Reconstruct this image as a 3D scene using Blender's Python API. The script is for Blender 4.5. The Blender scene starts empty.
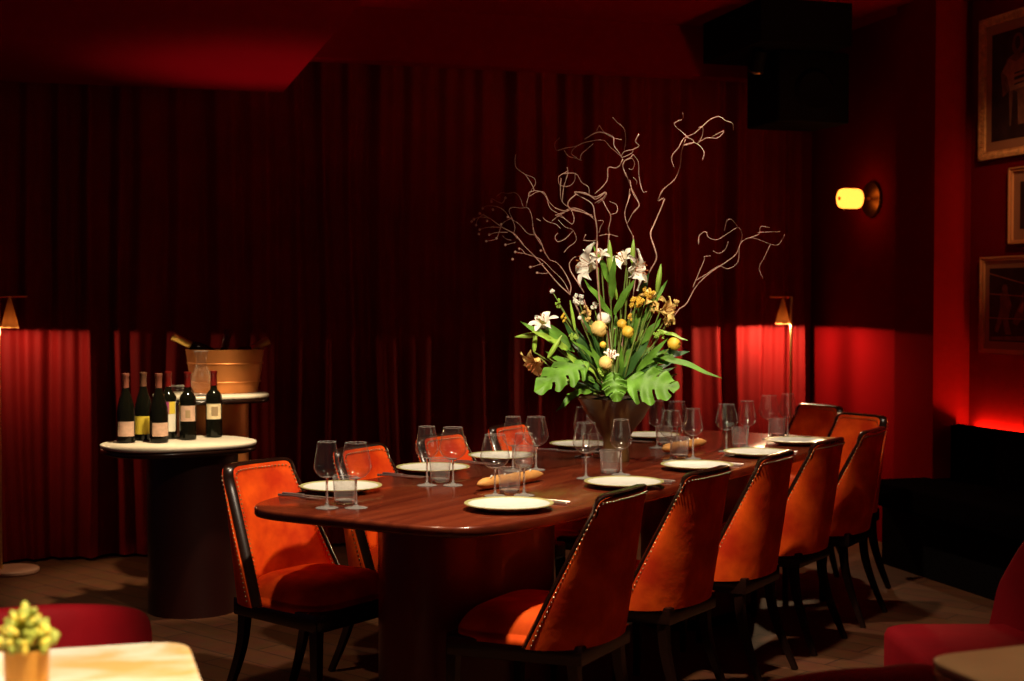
import bpy, math, random
from mathutils import Vector, Matrix
random.seed(7)
R = math.radians
PI = math.pi
sc = bpy.context.scene
COL = sc.collection

# ------------------------------------------------------------------ camera
F = 1422.0; H = 1.38; YAW = R(16.2); PIT = R(1.53)
cam = bpy.data.cameras.new('camera'); camo = bpy.data.objects.new('camera', cam); COL.objects.link(camo)
cam.sensor_width = 36; cam.lens = 36 * F / 1024
camo.location = (0, 0, H); camo.rotation_euler = (PI / 2 - PIT, 0, -YAW)
cam.dof.use_dof = True; cam.dof.focus_distance = 5.0; cam.dof.aperture_fstop = 3.2
sc.camera = camo
FW = Vector((math.sin(YAW) * math.cos(PIT), math.cos(YAW) * math.cos(PIT), -math.sin(PIT)))
RT = Vector((math.cos(YAW), -math.sin(YAW), 0)); UP = RT.cross(FW)
CAM = Vector((0, 0, H))
def ray(x, y): return FW + RT * ((x - 512) / F) + UP * ((340.5 - y) / F)
def onz(x, y, z): d = ray(x, y); return CAM + d * ((z - H) / d.z)
def ond(x, y, dep): return CAM + ray(x, y) * dep
def ony(x, y, Y): d = ray(x, y); return CAM + d * (Y / d.y)

# ------------------------------------------------------------------ materials
MATS = {}
def mat(name, col, rough=.5, metal=0, spec=.5, sheen=0, coat=0, trans=0, ior=1.45, emit=None, es=0, noise=0, nscale=8, bump=0, bscale=60, sub=0):
    m = bpy.data.materials.new(name); m.use_nodes = True
    nt = m.node_tree; b = nt.nodes['Principled BSDF']
    b.inputs['Base Color'].default_value = (*col, 1)
    b.inputs['Roughness'].default_value = rough
    b.inputs['Metallic'].default_value = metal
    b.inputs['Specular IOR Level'].default_value = spec
    b.inputs['Sheen Weight'].default_value = sheen
    b.inputs['Coat Weight'].default_value = coat
    b.inputs['Transmission Weight'].default_value = trans
    b.inputs['IOR'].default_value = ior
    if sheen:
        b.inputs['Sheen Roughness'].default_value = .35
        b.inputs['Sheen Tint'].default_value = (min(1, col[0] * 1.6), min(1, col[1] * 2), min(1, col[2] * 2), 1)
    if emit:
        b.inputs['Emission Color'].default_value = (*emit, 1); b.inputs['Emission Strength'].default_value = es
    tc = nt.nodes.new('ShaderNodeTexCoord')
    if noise:
        n = nt.nodes.new('ShaderNodeTexNoise'); n.inputs['Scale'].default_value = nscale; n.inputs['Detail'].default_value = 5
        nt.links.new(tc.outputs['Object'], n.inputs['Vector'])
        r = nt.nodes.new('ShaderNodeValToRGB')
        r.color_ramp.elements[0].position = .3; r.color_ramp.elements[1].position = .7
        r.color_ramp.elements[0].color = (*[c * (1 - noise) for c in col], 1)
        r.color_ramp.elements[1].color = (*[min(1, c * (1 + noise)) for c in col], 1)
        nt.links.new(n.outputs['Fac'], r.inputs['Fac']); nt.links.new(r.outputs['Color'], b.inputs['Base Color'])
    if bump:
        n2 = nt.nodes.new('ShaderNodeTexNoise'); n2.inputs['Scale'].default_value = bscale
        nt.links.new(tc.outputs['Object'], n2.inputs['Vector'])
        bp = nt.nodes.new('ShaderNodeBump'); bp.inputs['Strength'].default_value = bump; bp.inputs['Distance'].default_value = .01
        nt.links.new(n2.outputs['Fac'], bp.inputs['Height']); nt.links.new(bp.outputs['Normal'], b.inputs['Normal'])
    MATS[name] = m
    return m

def wood(name, c1, c2, rough, scale=(1.2, 14, 14), coat=0, rot=0):
    m = mat(name, c1, rough, coat=coat); nt = m.node_tree; b = nt.nodes['Principled BSDF']
    tc = nt.nodes.new('ShaderNodeTexCoord'); mp = nt.nodes.new('ShaderNodeMapping')
    mp.inputs['Scale'].default_value = scale; mp.inputs['Rotation'].default_value = (0, 0, rot)
    nt.links.new(tc.outputs['Object'], mp.inputs['Vector'])
    n = nt.nodes.new('ShaderNodeTexNoise'); n.inputs['Scale'].default_value = 2; n.inputs['Detail'].default_value = 8; n.inputs['Distortion'].default_value = .6
    nt.links.new(mp.outputs['Vector'], n.inputs['Vector'])
    r = nt.nodes.new('ShaderNodeValToRGB'); r.color_ramp.elements[0].position = .35; r.color_ramp.elements[1].position = .65
    r.color_ramp.elements[0].color = (*c1, 1); r.color_ramp.elements[1].color = (*c2, 1)
    nt.links.new(n.outputs['Fac'], r.inputs['Fac']); nt.links.new(r.outputs['Color'], b.inputs['Base Color'])
    return m

def velvet(name, c1, c2, sheen=.5, scale=9):
    m = mat(name, c1, .75, sheen=sheen, noise=.0, bump=.15, bscale=25, spec=.2); nt = m.node_tree; b = nt.nodes['Principled BSDF']
    tc = nt.nodes.new('ShaderNodeTexCoord'); n = nt.nodes.new('ShaderNodeTexNoise'); n.inputs['Scale'].default_value = scale; n.inputs['Detail'].default_value = 6
    nt.links.new(tc.outputs['Object'], n.inputs['Vector'])
    r = nt.nodes.new('ShaderNodeValToRGB'); r.color_ramp.elements[0].position = .35; r.color_ramp.elements[1].position = .68
    r.color_ramp.elements[0].color = (*c1, 1); r.color_ramp.elements[1].color = (*c2, 1)
    nt.links.new(n.outputs['Fac'], r.inputs['Fac']); nt.links.new(r.outputs['Color'], b.inputs['Base Color'])
    return m

velvet('orange_velvet', (.58, .030, .002), (.95, .110, .005), sheen=.3)
velvet('red_velvet', (.20, .001, .005), (.27, .0015, .006), sheen=.25, scale=5)
velvet('curtain_velvet', (.155, .0030, .004), (.215, .0045, .005), sheen=.15, scale=3)
mat('wall_paint', (.20, .0035, .005), .9, spec=0, noise=.06, nscale=3, bump=.03, bscale=40)
mat('ceiling_paint', (.22, .0015, .007), .9, spec=0, noise=.05, nscale=2)
mat('black_paint', (.004, .003, .003), .8, spec=.1)
mat('dark_wood', (.014, .005, .003), .25, coat=.15, noise=.3, nscale=14)
wood('table_wood', (.085, .013, .006), (.165, .030, .011), .2, scale=(.8, 9, 9), coat=.15)
mat('pedestal_lacquer', (.11, .003, .004), .35, coat=.15, noise=.12, nscale=4)
mat('drum_lacquer', (.022, .003, .002), .4, coat=.05, noise=.12, nscale=4)
mat('brass', (.75, .48, .2), .28, metal=1)
mat('bronze', (.30, .15, .07), .35, metal=1)
mat('nail_metal', (.45, .30, .18), .3, metal=1)
mat('steel', (.85, .75, .68), .38, metal=1)
mat('plate_glaze', (.74, .74, .68), .3, noise=.06, nscale=22)
mat('rim_glaze', (.42, .40, .16), .35, noise=.2, nscale=30)
mat('pot_mustard', (.62, .28, .035), .5, noise=.12, nscale=12)
mat('vase_glaze', (.085, .042, .012), .42, noise=.35, nscale=10, coat=.05)
mat('soil', (.03, .02, .012), .95, noise=.4, nscale=30)
mat('copper', (.60, .22, .06), .45, metal=.6, noise=.15, nscale=6)
mat('bark', (.46, .24, .18), .6, noise=.3, nscale=30)
mat('leaf', (.10, .24, .02), .58, noise=.35, nscale=14, bump=.2, bscale=50)
mat('leaf_light', (.30, .48, .06), .45, noise=.25, nscale=16)
mat('leaf_dark', (.035, .10, .02), .4, noise=.3, nscale=12)
mat('stem_green', (.16, .22, .04), .5, noise=.3, nscale=20)
mat('petal_white', (.92, .88, .76), .5, noise=.08, nscale=20)
mat('petal_cream', (.80, .56, .18), .5, noise=.15, nscale=20)
mat('petal_yellow', (.78, .50, .05), .5, noise=.2, nscale=30)
mat('anther', (.35, .10, .02), .7)
mat('succulent', (.30, .32, .04), .5, noise=.4, nscale=40)
mat('succulent_tip', (.62, .48, .06), .5, noise=.2, nscale=40)
wood('marble', (.88, .82, .70), (.72, .42, .14), .25, scale=(3, 4, 4))
mat('console_stone', (.78, .70, .56), .3, noise=.06, nscale=10)
mat('side_table_stone', (.55, .36, .20), .35, noise=.1, nscale=8)
mat('crust', (.62, .30, .08), .6, noise=.25, nscale=18, bump=.3, bscale=40)
mat('bottle_dark', (.005, .005, .003), .08, spec=.4)
mat('capsule_pink', (.28, .09, .06), .35)
mat('capsule_brown', (.16, .07, .04), .35)
mat('capsule_red', (.16, .008, .007), .3)
mat('capsule_gold', (.78, .50, .12), .35, metal=.6)
mat('label_cream', (.78, .66, .42), .7, noise=.12, nscale=60)
mat('label_pink', (.62, .40, .30), .7, noise=.12, nscale=60)
mat('label_yellow', (.75, .58, .05), .7)
mat('label_white', (.82, .78, .68), .7)
mat('label_magenta', (.35, .02, .20), .7)
mat('label_ink', (.35, .25, .14), .7)
mat('gilt', (.90, .45, .15), .5, metal=.0, noise=.25, nscale=40, bump=.8, bscale=90)
mat('frame_plain', (.75, .36, .13), .5, noise=.1)
mat('passepartout', (.42, .20, .09), .8)
mat('print_dark', (.035, .018, .014), .5, noise=.4, nscale=12)
mat('print_mid', (.20, .085, .045), .6, noise=.35, nscale=25)
mat('print_light', (.40, .19, .09), .6, noise=.2, nscale=30)
mat('floor_lamp_stone', (.55, .30, .20), .4, noise=.1)
mat('bench_leather', (.003, .0015, .0015), .9, spec=.0)
mat('lamp_glow', (1, .7, .35), .4, emit=(1, .55, .18), es=12)
mat('strip_glow', (1, .4, .15), .4, emit=(1, .36, .08), es=85)

def glassmat(name, col=(1, 1, 1), rough=0.0, ior=1.45):
    m = bpy.data.materials.new(name); m.use_nodes = True; nt = m.node_tree
    nt.nodes.remove(nt.nodes['Principled BSDF'])
    g = nt.nodes.new('ShaderNodeBsdfGlass'); g.inputs['Color'].default_value = (*col, 1); g.inputs['Roughness'].default_value = rough; g.inputs['IOR'].default_value = ior
    df = nt.nodes.new('ShaderNodeBsdfDiffuse'); df.inputs['Color'].default_value = (.9, .85, .8, 1); mx = nt.nodes.new('ShaderNodeMixShader'); mx.inputs['Fac'].default_value = .20  # pale diffuse painted into the glass, stands in for bright refraction
    nt.links.new(g.outputs[0], mx.inputs[1]); nt.links.new(df.outputs[0], mx.inputs[2])
    nt.links.new(mx.outputs[0], nt.nodes['Material Output'].inputs['Surface']); MATS[name] = m
glassmat('clear_glass', (1, .98, .95))
def thinglass(name, base=.06, dif=.14, power=4.0):
    m = bpy.data.materials.new(name); m.use_nodes = True; nt = m.node_tree
    nt.nodes.remove(nt.nodes['Principled BSDF'])
    tr = nt.nodes.new('ShaderNodeBsdfTransparent'); tr.inputs['Color'].default_value = (.97, .965, .955, 1)
    gl = nt.nodes.new('ShaderNodeBsdfGlossy'); gl.inputs['Roughness'].default_value = .075
    lw = nt.nodes.new('ShaderNodeLayerWeight'); lw.inputs['Blend'].default_value = .5
    pw = nt.nodes.new('ShaderNodeMath'); pw.operation = 'POWER'; pw.inputs[1].default_value = power
    ma = nt.nodes.new('ShaderNodeMath'); ma.operation = 'MULTIPLY_ADD'; ma.inputs[1].default_value = .90; ma.inputs[2].default_value = base
    df = nt.nodes.new('ShaderNodeBsdfDiffuse'); df.inputs['Color'].default_value = (.9, .85, .8, 1); m2 = nt.nodes.new('ShaderNodeMixShader'); m2.inputs['Fac'].default_value = dif  # painted haze: pale diffuse makes the clear walls look lit
    nt.links.new(gl.outputs[0], m2.inputs[1]); nt.links.new(df.outputs[0], m2.inputs[2])
    mx = nt.nodes.new('ShaderNodeMixShader')
    nt.links.new(lw.outputs['Facing'], pw.inputs[0]); nt.links.new(pw.outputs[0], ma.inputs[0]); nt.links.new(ma.outputs[0], mx.inputs['Fac'])
    nt.links.new(tr.outputs[0], mx.inputs[1]); nt.links.new(m2.outputs[0], mx.inputs[2])
    nt.links.new(mx.outputs[0], nt.nodes['Material Output'].inputs['Surface']); MATS[name] = m
thinglass('thin_glass', .085, .07, 3.4); thinglass('cut_glass', .20, .38, 2.5)
# frosted, lit glass of the sconce
m = mat('sconce_glass', (1, .75, .35), .4, emit=(1, .27, .03), es=3.6)

m = bpy.data.materials.new('shade_fabric'); m.use_nodes = True; nt = m.node_tree; nt.nodes.remove(nt.nodes['Principled BSDF'])
d_ = nt.nodes.new('ShaderNodeBsdfDiffuse'); d_.inputs['Color'].default_value = (.50, .22, .08, 1); t_ = nt.nodes.new('ShaderNodeBsdfTranslucent'); t_.inputs['Color'].default_value = (.6, .25, .08, 1)
x_ = nt.nodes.new('ShaderNodeMixShader'); x_.inputs['Fac'].default_value = .12
nt.links.new(d_.outputs[0], x_.inputs[1]); nt.links.new(t_.outputs[0], x_.inputs[2]); nt.links.new(x_.outputs[0], nt.nodes['Material Output'].inputs['Surface']); MATS['shade_fabric'] = m
# floor planks
m = mat('floor_planks', (.1, .05, .03), .6, spec=.2); nt = m.node_tree; b = nt.nodes['Principled BSDF']
tc = nt.nodes.new('ShaderNodeTexCoord'); mp = nt.nodes.new('ShaderNodeMapping'); mp.inputs['Rotation'].default_value = (0, 0, R(58))
br = nt.nodes.new('ShaderNodeTexBrick'); br.inputs['Scale'].default_value = 1
br.inputs['Color1'].default_value = (.105, .038, .016, 1); br.inputs['Color2'].default_value = (.145, .054, .023, 1); br.inputs['Mortar'].default_value = (.03, .015, .009, 1)
br.inputs['Mortar Size'].default_value = .003; br.inputs['Brick Width'].default_value = .9; br.inputs['Row Height'].default_value = .13
nn = nt.nodes.new('ShaderNodeTexNoise'); nn.inputs['Scale'].default_value = 12; nn.inputs['Detail'].default_value = 6
mx = nt.nodes.new('ShaderNodeMixRGB'); mx.blend_type = 'MULTIPLY'; mx.inputs['Fac'].default_value = .5
nt.links.new(tc.outputs['Object'], mp.inputs['Vector']); nt.links.new(mp.outputs['Vector'], br.inputs['Vector']); nt.links.new(mp.outputs['Vector'], nn.inputs['Vector'])
nt.links.new(br.outputs['Color'], mx.inputs['Color1']); nt.links.new(nn.outputs['Color'], mx.inputs['Color2']); nt.links.new(mx.outputs['Color'], b.inputs['Base Color'])

# ------------------------------------------------------------------ mesh builder
class MB:
    def __init__(s): s.v = []; s.f = []; s.mi = []; s.cur = 0
    def add(s, vs, fs, M=None):
        o = len(s.v)
        s.v += [tuple(M @ Vector(p)) if M else tuple(p) for p in vs]
        s.f += [tuple(i + o for i in f) for f in fs]; s.mi += [s.cur] * len(fs); return s
    def box(s, c, d, M=None, bev=0, tap=1.0):
        x, y, z = [a / 2 for a in d]
        if not bev:
            vs = [(sx * x * (tap if sz < 0 else 1), sy * y * (tap if sz < 0 else 1), sz * z) for sz in (-1, 1) for sx, sy in ((-1, -1), (1, -1), (1, 1), (-1, 1))]
            fs = [(3, 2, 1, 0), (4, 5, 6, 7), (0, 1, 5, 4), (1, 2, 6, 5), (2, 3, 7, 6), (3, 0, 4, 7)]
        else:
            pts = []
            for cx, cy, a0 in ((x - bev, y - bev, 0), (-x + bev, y - bev, 90), (-x + bev, -y + bev, 180), (x - bev, -y + bev, 270)):
                for k in range(4): a = R(a0 + 30 * k); pts.append((cx + bev * math.cos(a), cy + bev * math.sin(a)))
            return s.prism(pts, c[2] - z, c[2] + z, M, bev=bev * .5, off=(c[0], c[1]))
        return s.add([(p[0] + c[0], p[1] + c[1], p[2] + c[2]) for p in vs], fs, M)
    def prism(s, pts, z0, z1, M=None, bev=0, off=(0, 0), cx=None, bz=None):
        n = len(pts); mx_ = sum(p[0] for p in pts) / n; my_ = sum(p[1] for p in pts) / n
        size = max(max(abs(p[0] - mx_), abs(p[1] - my_)) for p in pts)
        rings = []
        bz = bev if bz is None else bz
        lv = [(z0, 1), (z1, 1)] if not bev else [(z0, 1 - bev / size), (z0 + bz * .3, 1 - bev * .3 / size), (z0 + bz, 1), (z1 - bz, 1), (z1 - bz * .3, 1 - bev * .3 / size), (z1, 1 - bev / size)]
        vs = []
        for z, k in lv: vs += [((p[0] - mx_) * k + mx_ + off[0], (p[1] - my_) * k + my_ + off[1], z) for p in pts]
        fs = [tuple(reversed(range(n)))]
        for r in range(len(lv) - 1):
            for i in range(n): j = (i + 1) % n; fs.append((r * n + i, r * n + j, (r + 1) * n + j, (r + 1) * n + i))
        fs.append(tuple((len(lv) - 1) * n + i for i in range(n)))
        return s.add(vs, fs, M)
    def lathe(s, prof, seg=24, M=None, ex=1.0):
        vs = []; fs = []
        n = len(prof)
        for i in range(seg):
            a = 2 * PI * i / seg
            for r, z in prof: vs.append((r * math.cos(a) * ex, r * math.sin(a), z))
        for i in range(seg):
            j = (i + 1) % seg
            for k in range(n - 1):
                if prof[k][0] == 0 and prof[k + 1][0] == 0: continue
                fs.append((i * n + k, j * n + k, j * n + k + 1, i * n + k + 1))
        return s.add(vs, fs, M)
    def tube(s, pts, rad, seg=8, M=None, cap=True):
        pts = [Vector(p) for p in pts]; n = len(pts)
        if not isinstance(rad, (list, tuple)): rad = [rad] * n
        vs = []; fs = []; prev = None
        for i, p in enumerate(pts):
            t = (pts[min(i + 1, n - 1)] - pts[max(i - 1, 0)])
            if t.length < 1e-9: t = Vector((0, 0, 1))
            t.normalize()
            if prev is None: a = t.orthogonal().normalized()
            else:
                a = prev - t * prev.dot(t)
                a = a.normalized() if a.length > 1e-6 else t.orthogonal().normalized()
            prev = a; bb = t.cross(a)
            for k in range(seg):
                an = 2 * PI * k / seg; vs.append(p + (a * math.cos(an) + bb * math.sin(an)) * rad[i])
        for i in range(n - 1):
            for k in range(seg):
                l = (k + 1) % seg; fs.append((i * seg + k, i * seg + l, (i + 1) * seg + l, (i + 1) * seg + k))
        if cap: fs.append(tuple(reversed(range(seg)))); fs.append(tuple((n - 1) * seg + k for k in range(seg)))
        return s.add(vs, fs, M)
    def ball(s, c, r, seg=8, rings=5, M=None, sq=(1, 1, 1)):
        vs = []; fs = []
        for i in range(rings + 1):
            th = PI * i / rings
            for k in range(seg):
                a = 2 * PI * k / seg
                vs.append((c[0] + r * sq[0] * math.sin(th) * math.cos(a), c[1] + r * sq[1] * math.sin(th) * math.sin(a), c[2] + r * sq[2] * math.cos(th)))
        for i in range(rings):
            for k in range(seg):
                l = (k + 1) % seg; fs.append((i * seg + k, (i + 1) * seg + k, (i + 1) * seg + l, i * seg + l))
        return s.add(vs, fs, M)
    def grid(s, fn, nu, nv, M=None, flip=False):
        vs = [fn(i / nu, j / nv) for i in range(nu + 1) for j in range(nv + 1)]
        fs = []
        for i in range(nu):
            for j in range(nv):
                a = i * (nv + 1) + j; q = (a, a + nv + 1, a + nv + 2, a + 1); fs.append(tuple(reversed(q)) if flip else q)
        return s.add(vs, fs, M)
    def build(s, name, m, parent=None, smooth=True, ang=40, weld=True):
        me = bpy.data.meshes.new(name); me.from_pydata(s.v, [], s.f); me.validate()
        import bmesh
        bm = bmesh.new(); bm.from_mesh(me)
        if len(bm.faces) == len(s.mi):
            pass
        if weld: bmesh.ops.remove_doubles(bm, verts=bm.verts, dist=1e-5)
        bmesh.ops.recalc_face_normals(bm, faces=bm.faces) if weld else None
        bm.to_mesh(me); bm.free()
        for mm in (m if isinstance(m, (list, tuple)) else [m]): me.materials.append(MATS[mm])
        if smooth:
            for p in me.polygons: p.use_smooth = True
            try: me.set_sharp_from_angle(angle=R(ang))
            except Exception: pass
        o = bpy.data.objects.new(name, me); COL.objects.link(o)
        if parent: o.parent = parent
        return o

def tag(o, label=None, cat=None, group=None, kind=None):
    if label: o['label'] = label
    if cat: o['category'] = cat
    if group: o['group'] = group
    if kind: o['kind'] = kind
    return o
def thing(name, label, cat, loc=(0, 0, 0), rz=0, group=None):
    o = bpy.data.objects.new(name, None); COL.objects.link(o); o.empty_display_size = .05
    o.location = loc; o.rotation_euler = (0, 0, rz); return tag(o, label, cat, group)
def dup(root, loc, rz=0, label=None, group=None):
    r = root.copy(); COL.objects.link(r); r.location = loc; r.rotation_euler = (0, 0, rz)
    if label: r['label'] = label
    if group: r['group'] = group
    def rec(src, dst):
        for ch in [c for c in COL.objects if c.parent == src]:
            c = ch.copy(); COL.objects.link(c); c.parent = dst; rec(ch, c)
    rec(root, r); return r
def struct(name, mb, m, smooth=False, parent=None):
    o = mb.build(name, m, parent, smooth=smooth)
    if not parent: o['kind'] = 'structure'
    return o
def smooth_path(pts, k=4):
    pts = [Vector(p) for p in pts]
    if len(pts) < 3: return pts
    P = [pts[0] * 2 - pts[1]] + pts + [pts[-1] * 2 - pts[-2]]; out = []
    for i in range(1, len(P) - 2):
        a, b, c, d = P[i - 1], P[i], P[i + 1], P[i + 2]
        for q in range(k):
            t = q / k; out.append(.5 * ((2 * b) + (c - a) * t + (2 * a - 5 * b + 4 * c - d) * t * t + (3 * b - a - 3 * c + d) * t ** 3))
    out.append(pts[-1]); return out
def lookM(loc, d, roll=0):
    """matrix whose +Z points along d"""
    return Matrix.Translation(loc) @ Vector(d).to_track_quat('Z', 'Y').to_matrix().to_4x4() @ Matrix.Rotation(roll, 4, 'Z')

# ------------------------------------------------------------------ room shell
struct('floor', MB().box((1.8, 3.6, -.05), (8.0, 9.4, .1)), 'floor_planks')
struct('wall_back', MB().box((1.8, 8.15, 1.5), (8.0, .1, 3.1)), 'wall_paint')
struct('wall_right', MB().box((4.40, 7.52, 1.5), (.16, 1.2, 3.1)), 'wall_paint')
struct('trim_1', MB().box((4.29, 6.76, 1.5), (.14, .38, 3.1)), 'wall_paint')           # pilaster
struct('trim_2', MB().box((4.45, 6.82, 1.5), (.18, .26, 3.1)), 'wall_paint')
struct('wall_right_front', MB().box((4.60, 4.2, 1.5), (.16, 5.0, 3.1)), 'wall_paint')
struct('ceiling', MB().box((1.8, 3.6, 3.05), (8.0, 9.4, .1)), 'ceiling_paint')
struct('ceiling_dropped', MB().box((-.62, 4.2, 2.745), (3.2, 7.4, .42)), 'ceiling_paint')
struct('trim_3', MB().box((2.7, 7.82, 2.86), (3.2, .14, .30)), 'ceiling_paint')     # fascia over the curtain
struct('trim_4', MB().box((3.66, 7.3, 2.90), (.54, .75, .26)), 'black_paint')         # black bulkhead
struct('baseboard_right', MB().box((4.208, 6.76, .05), (.024, .40, .1)), 'black_paint')

# black box unit with a lens-like driver under the bulkhead
t = thing('ceiling_speaker', 'black box-shaped loudspeaker hung under the ceiling in the far right corner', 'speaker', (3.80, 7.3, 2.37))
MB().box((0, 0, .20), (.44, .4, .39), bev=.02).build('cabinet', 'black_paint', t)
sp = MB().lathe([(0, .0), (.05, .004), (.10, .012), (.12, .0), (.125, -.01)], 24, M=Matrix.Translation((0, -.205, .18)) @ Matrix.Rotation(R(90), 4, 'X')).build('speaker_cone', 'black_paint', t)
t = thing('track_spotlight', 'small black ceiling spotlight with a brass rim near the curtain top', 'spotlight', (3.47, 7.15, 2.645))
MB().lathe([(0, .0), (.035, 0), (.04, .012), (.04, .12), (.0, .125)], 16, M=Matrix.Rotation(R(25), 4, 'X')).build('spotlight_body', 'black_paint', t)
MB().lathe([(.032, -.003), (.042, -.003), (.042, .006), (.032, .006), (.032, -.003)], 16, M=Matrix.Rotation(R(25), 4, 'X')).build('spotlight_rim', 'bronze', t)
MB().tube([(0, 0, .1), (0, 0, .03 + .0), (0, 0, .12)], .008, 6).build('spotlight_bracket', 'black_paint', t)

# ------------------------------------------------------------------ curtain
def fold(x):
    a = .026 * math.sin(x * 33 + 1.8 * math.sin(x * 5.1) + 2.6 * math.sin(x * 1.7))
    b = .012 * math.sin(x * 71 + 2.7 * math.sin(x * 4.3 + 1))
    c = .028 * math.sin(x * 11.7 + 2.6 * math.sin(x * 2.9)) + .016 * math.sin(x * 20.3 + 3 * math.sin(x * 3.7))
    return a + b + c
def curt(u, v):
    x = -1.4 + 5.58 * u; z = .015 + 2.86 * v
    k = 1 - .25 * v
    return (x + .018 * math.sin(z * 2.1 + x * 9) * (1 - v), 7.955 + fold(x + .012 * math.sin(z * 1.6 + x * 3)) * k, z)
c = MB().grid(curt, 1100, 10).build('curtain', 'curtain_velvet', None, ang=180, weld=False)
tag(c, 'floor-length pleated dark red velvet curtain covering the whole back wall', 'curtain')
tag(MB().tube([(-1.4, 7.955, 2.92), (4.18, 7.955, 2.92)], .014, 8).build('curtain_rail', 'black_paint'), 'black ceiling rail that carries the pleated red curtain', 'rail')

# ------------------------------------------------------------------ floor lamps
def floor_lamp(px, py, polex, label):
    t = thing('floor_lamp', label, 'lamp', (px, py, 0))
    s = polex
    MB().lathe([(0, 0), (.128, 0), (.134, .006), (.134, .018), (.128, .024), (0, .024)], 40).build('base', 'floor_lamp_stone', t)
    MB().tube([(s * .055, 0, .02), (s * .055, 0, 1.41)], .009, 10).build('pole', 'brass', t)
    MB().lathe([(0, 0), (.014, 0), (.014, .02), (0, .02)], 12, M=Matrix.Translation((s * .055, 0, .022))).build('collar', 'brass', t)
    MB().tube([(s * .062, 0, 1.412), (-s * .085, 0, 1.412)], .005, 8).build('arm', 'brass', t)
    sh = MB().lathe([(.006, 1.405), (.046, 1.250)], 32).build('lamp_shade', 'shade_fabric', t)
    MB().lathe([(0, 1.262), (.030, 1.262), (.030, 1.268), (0, 1.268)], 20).build('diffuser', 'lamp_glow', t)
    return t
LL = (-.435, 7.66); LR = (3.91, 7.68)
floor_lamp(*LL, -1, 'slim brass floor lamp with cone shade at the left edge, before the curtain')
floor_lamp(*LR, 1, 'slim brass floor lamp with cone shade near the right corner of the curtain')

# ------------------------------------------------------------------ wall sconce
t = thing('wall_sconce', 'glowing amber glass cylinder sconce on a round dark backplate, right wall', 'wall lamp', (4.318, 7.36, 1.98))
Mx = Matrix.Rotation(-PI / 2, 4, 'Y')   # +Z -> -X
MB().lathe([(0, 0), (.100, 0), (.104, .006), (.100, .016), (.03, .02), (0, .02)], 36, M=Mx).build('backplate', 'bronze', t)
MB().lathe([(.010, .015), (.010, .075), (.032, .080), (.034, .10), (0, .10)], 20, M=Mx).build('lamp_holder', 'brass', t)
g = MB().lathe([(0, .082), (.040, .082), (.053, .088), (.058, .102), (.058, .190), (.053, .206), (.040, .213), (.014, .214)], 36, M=Mx).build('lamp_shade', 'sconce_glass', t)
MB().lathe([(.012, .208), (.012, .218), (0, .219)], 16, M=Mx).build('end_knob', 'bronze', g)
for sy in (-1, 1):
    MB().tube(smooth_path([(-.02, sy * .01, 0), (-.045, sy * .035, 0), (-.075, sy * .055, .0), (-.09, sy * .045, 0)]), .005, 8).build('bracket_arm', 'brass', t)

# ------------------------------------------------------------------ bench and pictures on the right wall
t = thing('wall_bench', 'long black built-in bench below the framed pictures, glow rising behind it', 'bench', (4.40, 4.4, 0))
MB().box((-.02, 0, .37), (.10, 4.5, .72), bev=.02).build('backrest', 'bench_leather', t)
MB().box((-.30, 0, .39), (.46, 4.5, .12), bev=.03).build('seat', 'bench_leather', t)
MB().box((-.25, 0, .165), (.36, 4.5, .33)).build('plinth', 'black_paint', t)
MB().box((.098, .02, .690), (.022, 4.4, .012)).build('light_strip', 'strip_glow', t)

def on_wall(y0, y1, z0, z1, th, x=4.52):
    return ((x - th / 2, (y0 + y1) / 2, (z0 + z1) / 2), (th, abs(y1 - y0), z1 - z0))
def frame_mb(y0, y1, z0, z1, w, th, x=4.519, orn=False):
    mb = MB()
    for a in ((y0, y1, z0, z0 + w), (y0, y1, z1 - w, z1), (y0, y0 + w, z0 + w, z1 - w), (y1 - w, y1, z0 + w, z1 - w)): mb.box(*on_wall(*a, th, x))
    mb.box(*on_wall(y0 - .0, y1, z0, z0 + w * .35, th * 1.4, x)); mb.box(*on_wall(y0, y1, z1 - w * .35, z1, th * 1.4, x))
    mb.box(*on_wall(y0, y0 + w * .35, z0, z1, th * 1.4, x)); mb.box(*on_wall(y1 - w * .35, y1, z0, z1, th * 1.4, x))
    if orn:
        n = int((y1 - y0) / .022)
        for i in range(n):
            for z in (z0 + w * .5, z1 - w * .5): mb.ball((x - th, y0 + (i + .5) * (y1 - y0) / n, z), .013, 6, 4, sq=(.7, .9, 1.1))
        n = int((z1 - z0) / .022)
        for i in range(n):
            for y in (y0 + w * .5, y1 - w * .5): mb.ball((x - th, y, z0 + (i + .5) * (z1 - z0) / n), .013, 6, 4, sq=(.7, 1.1, .9))
    return mb
def flat(pts, x):   # thin ink patch on a print, (y,z) polygon; y grows away from the viewer
    th = .0012; n = len(pts)
    vs = [(x, p[0], p[1]) for p in pts] + [(x - th, p[0], p[1]) for p in pts]
    fs = [tuple(range(n)), tuple(n + i for i in reversed(range(n)))] + [(i, (i + 1) % n, n + (i + 1) % n, n + i) for i in range(n)]
    return vs, fs
def ell(cy, cz, ry, rz, n=18): return [(cy + ry * math.cos(2 * PI * i / n), cz + rz * math.sin(2 * PI * i / n)) for i in range(n)]

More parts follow.
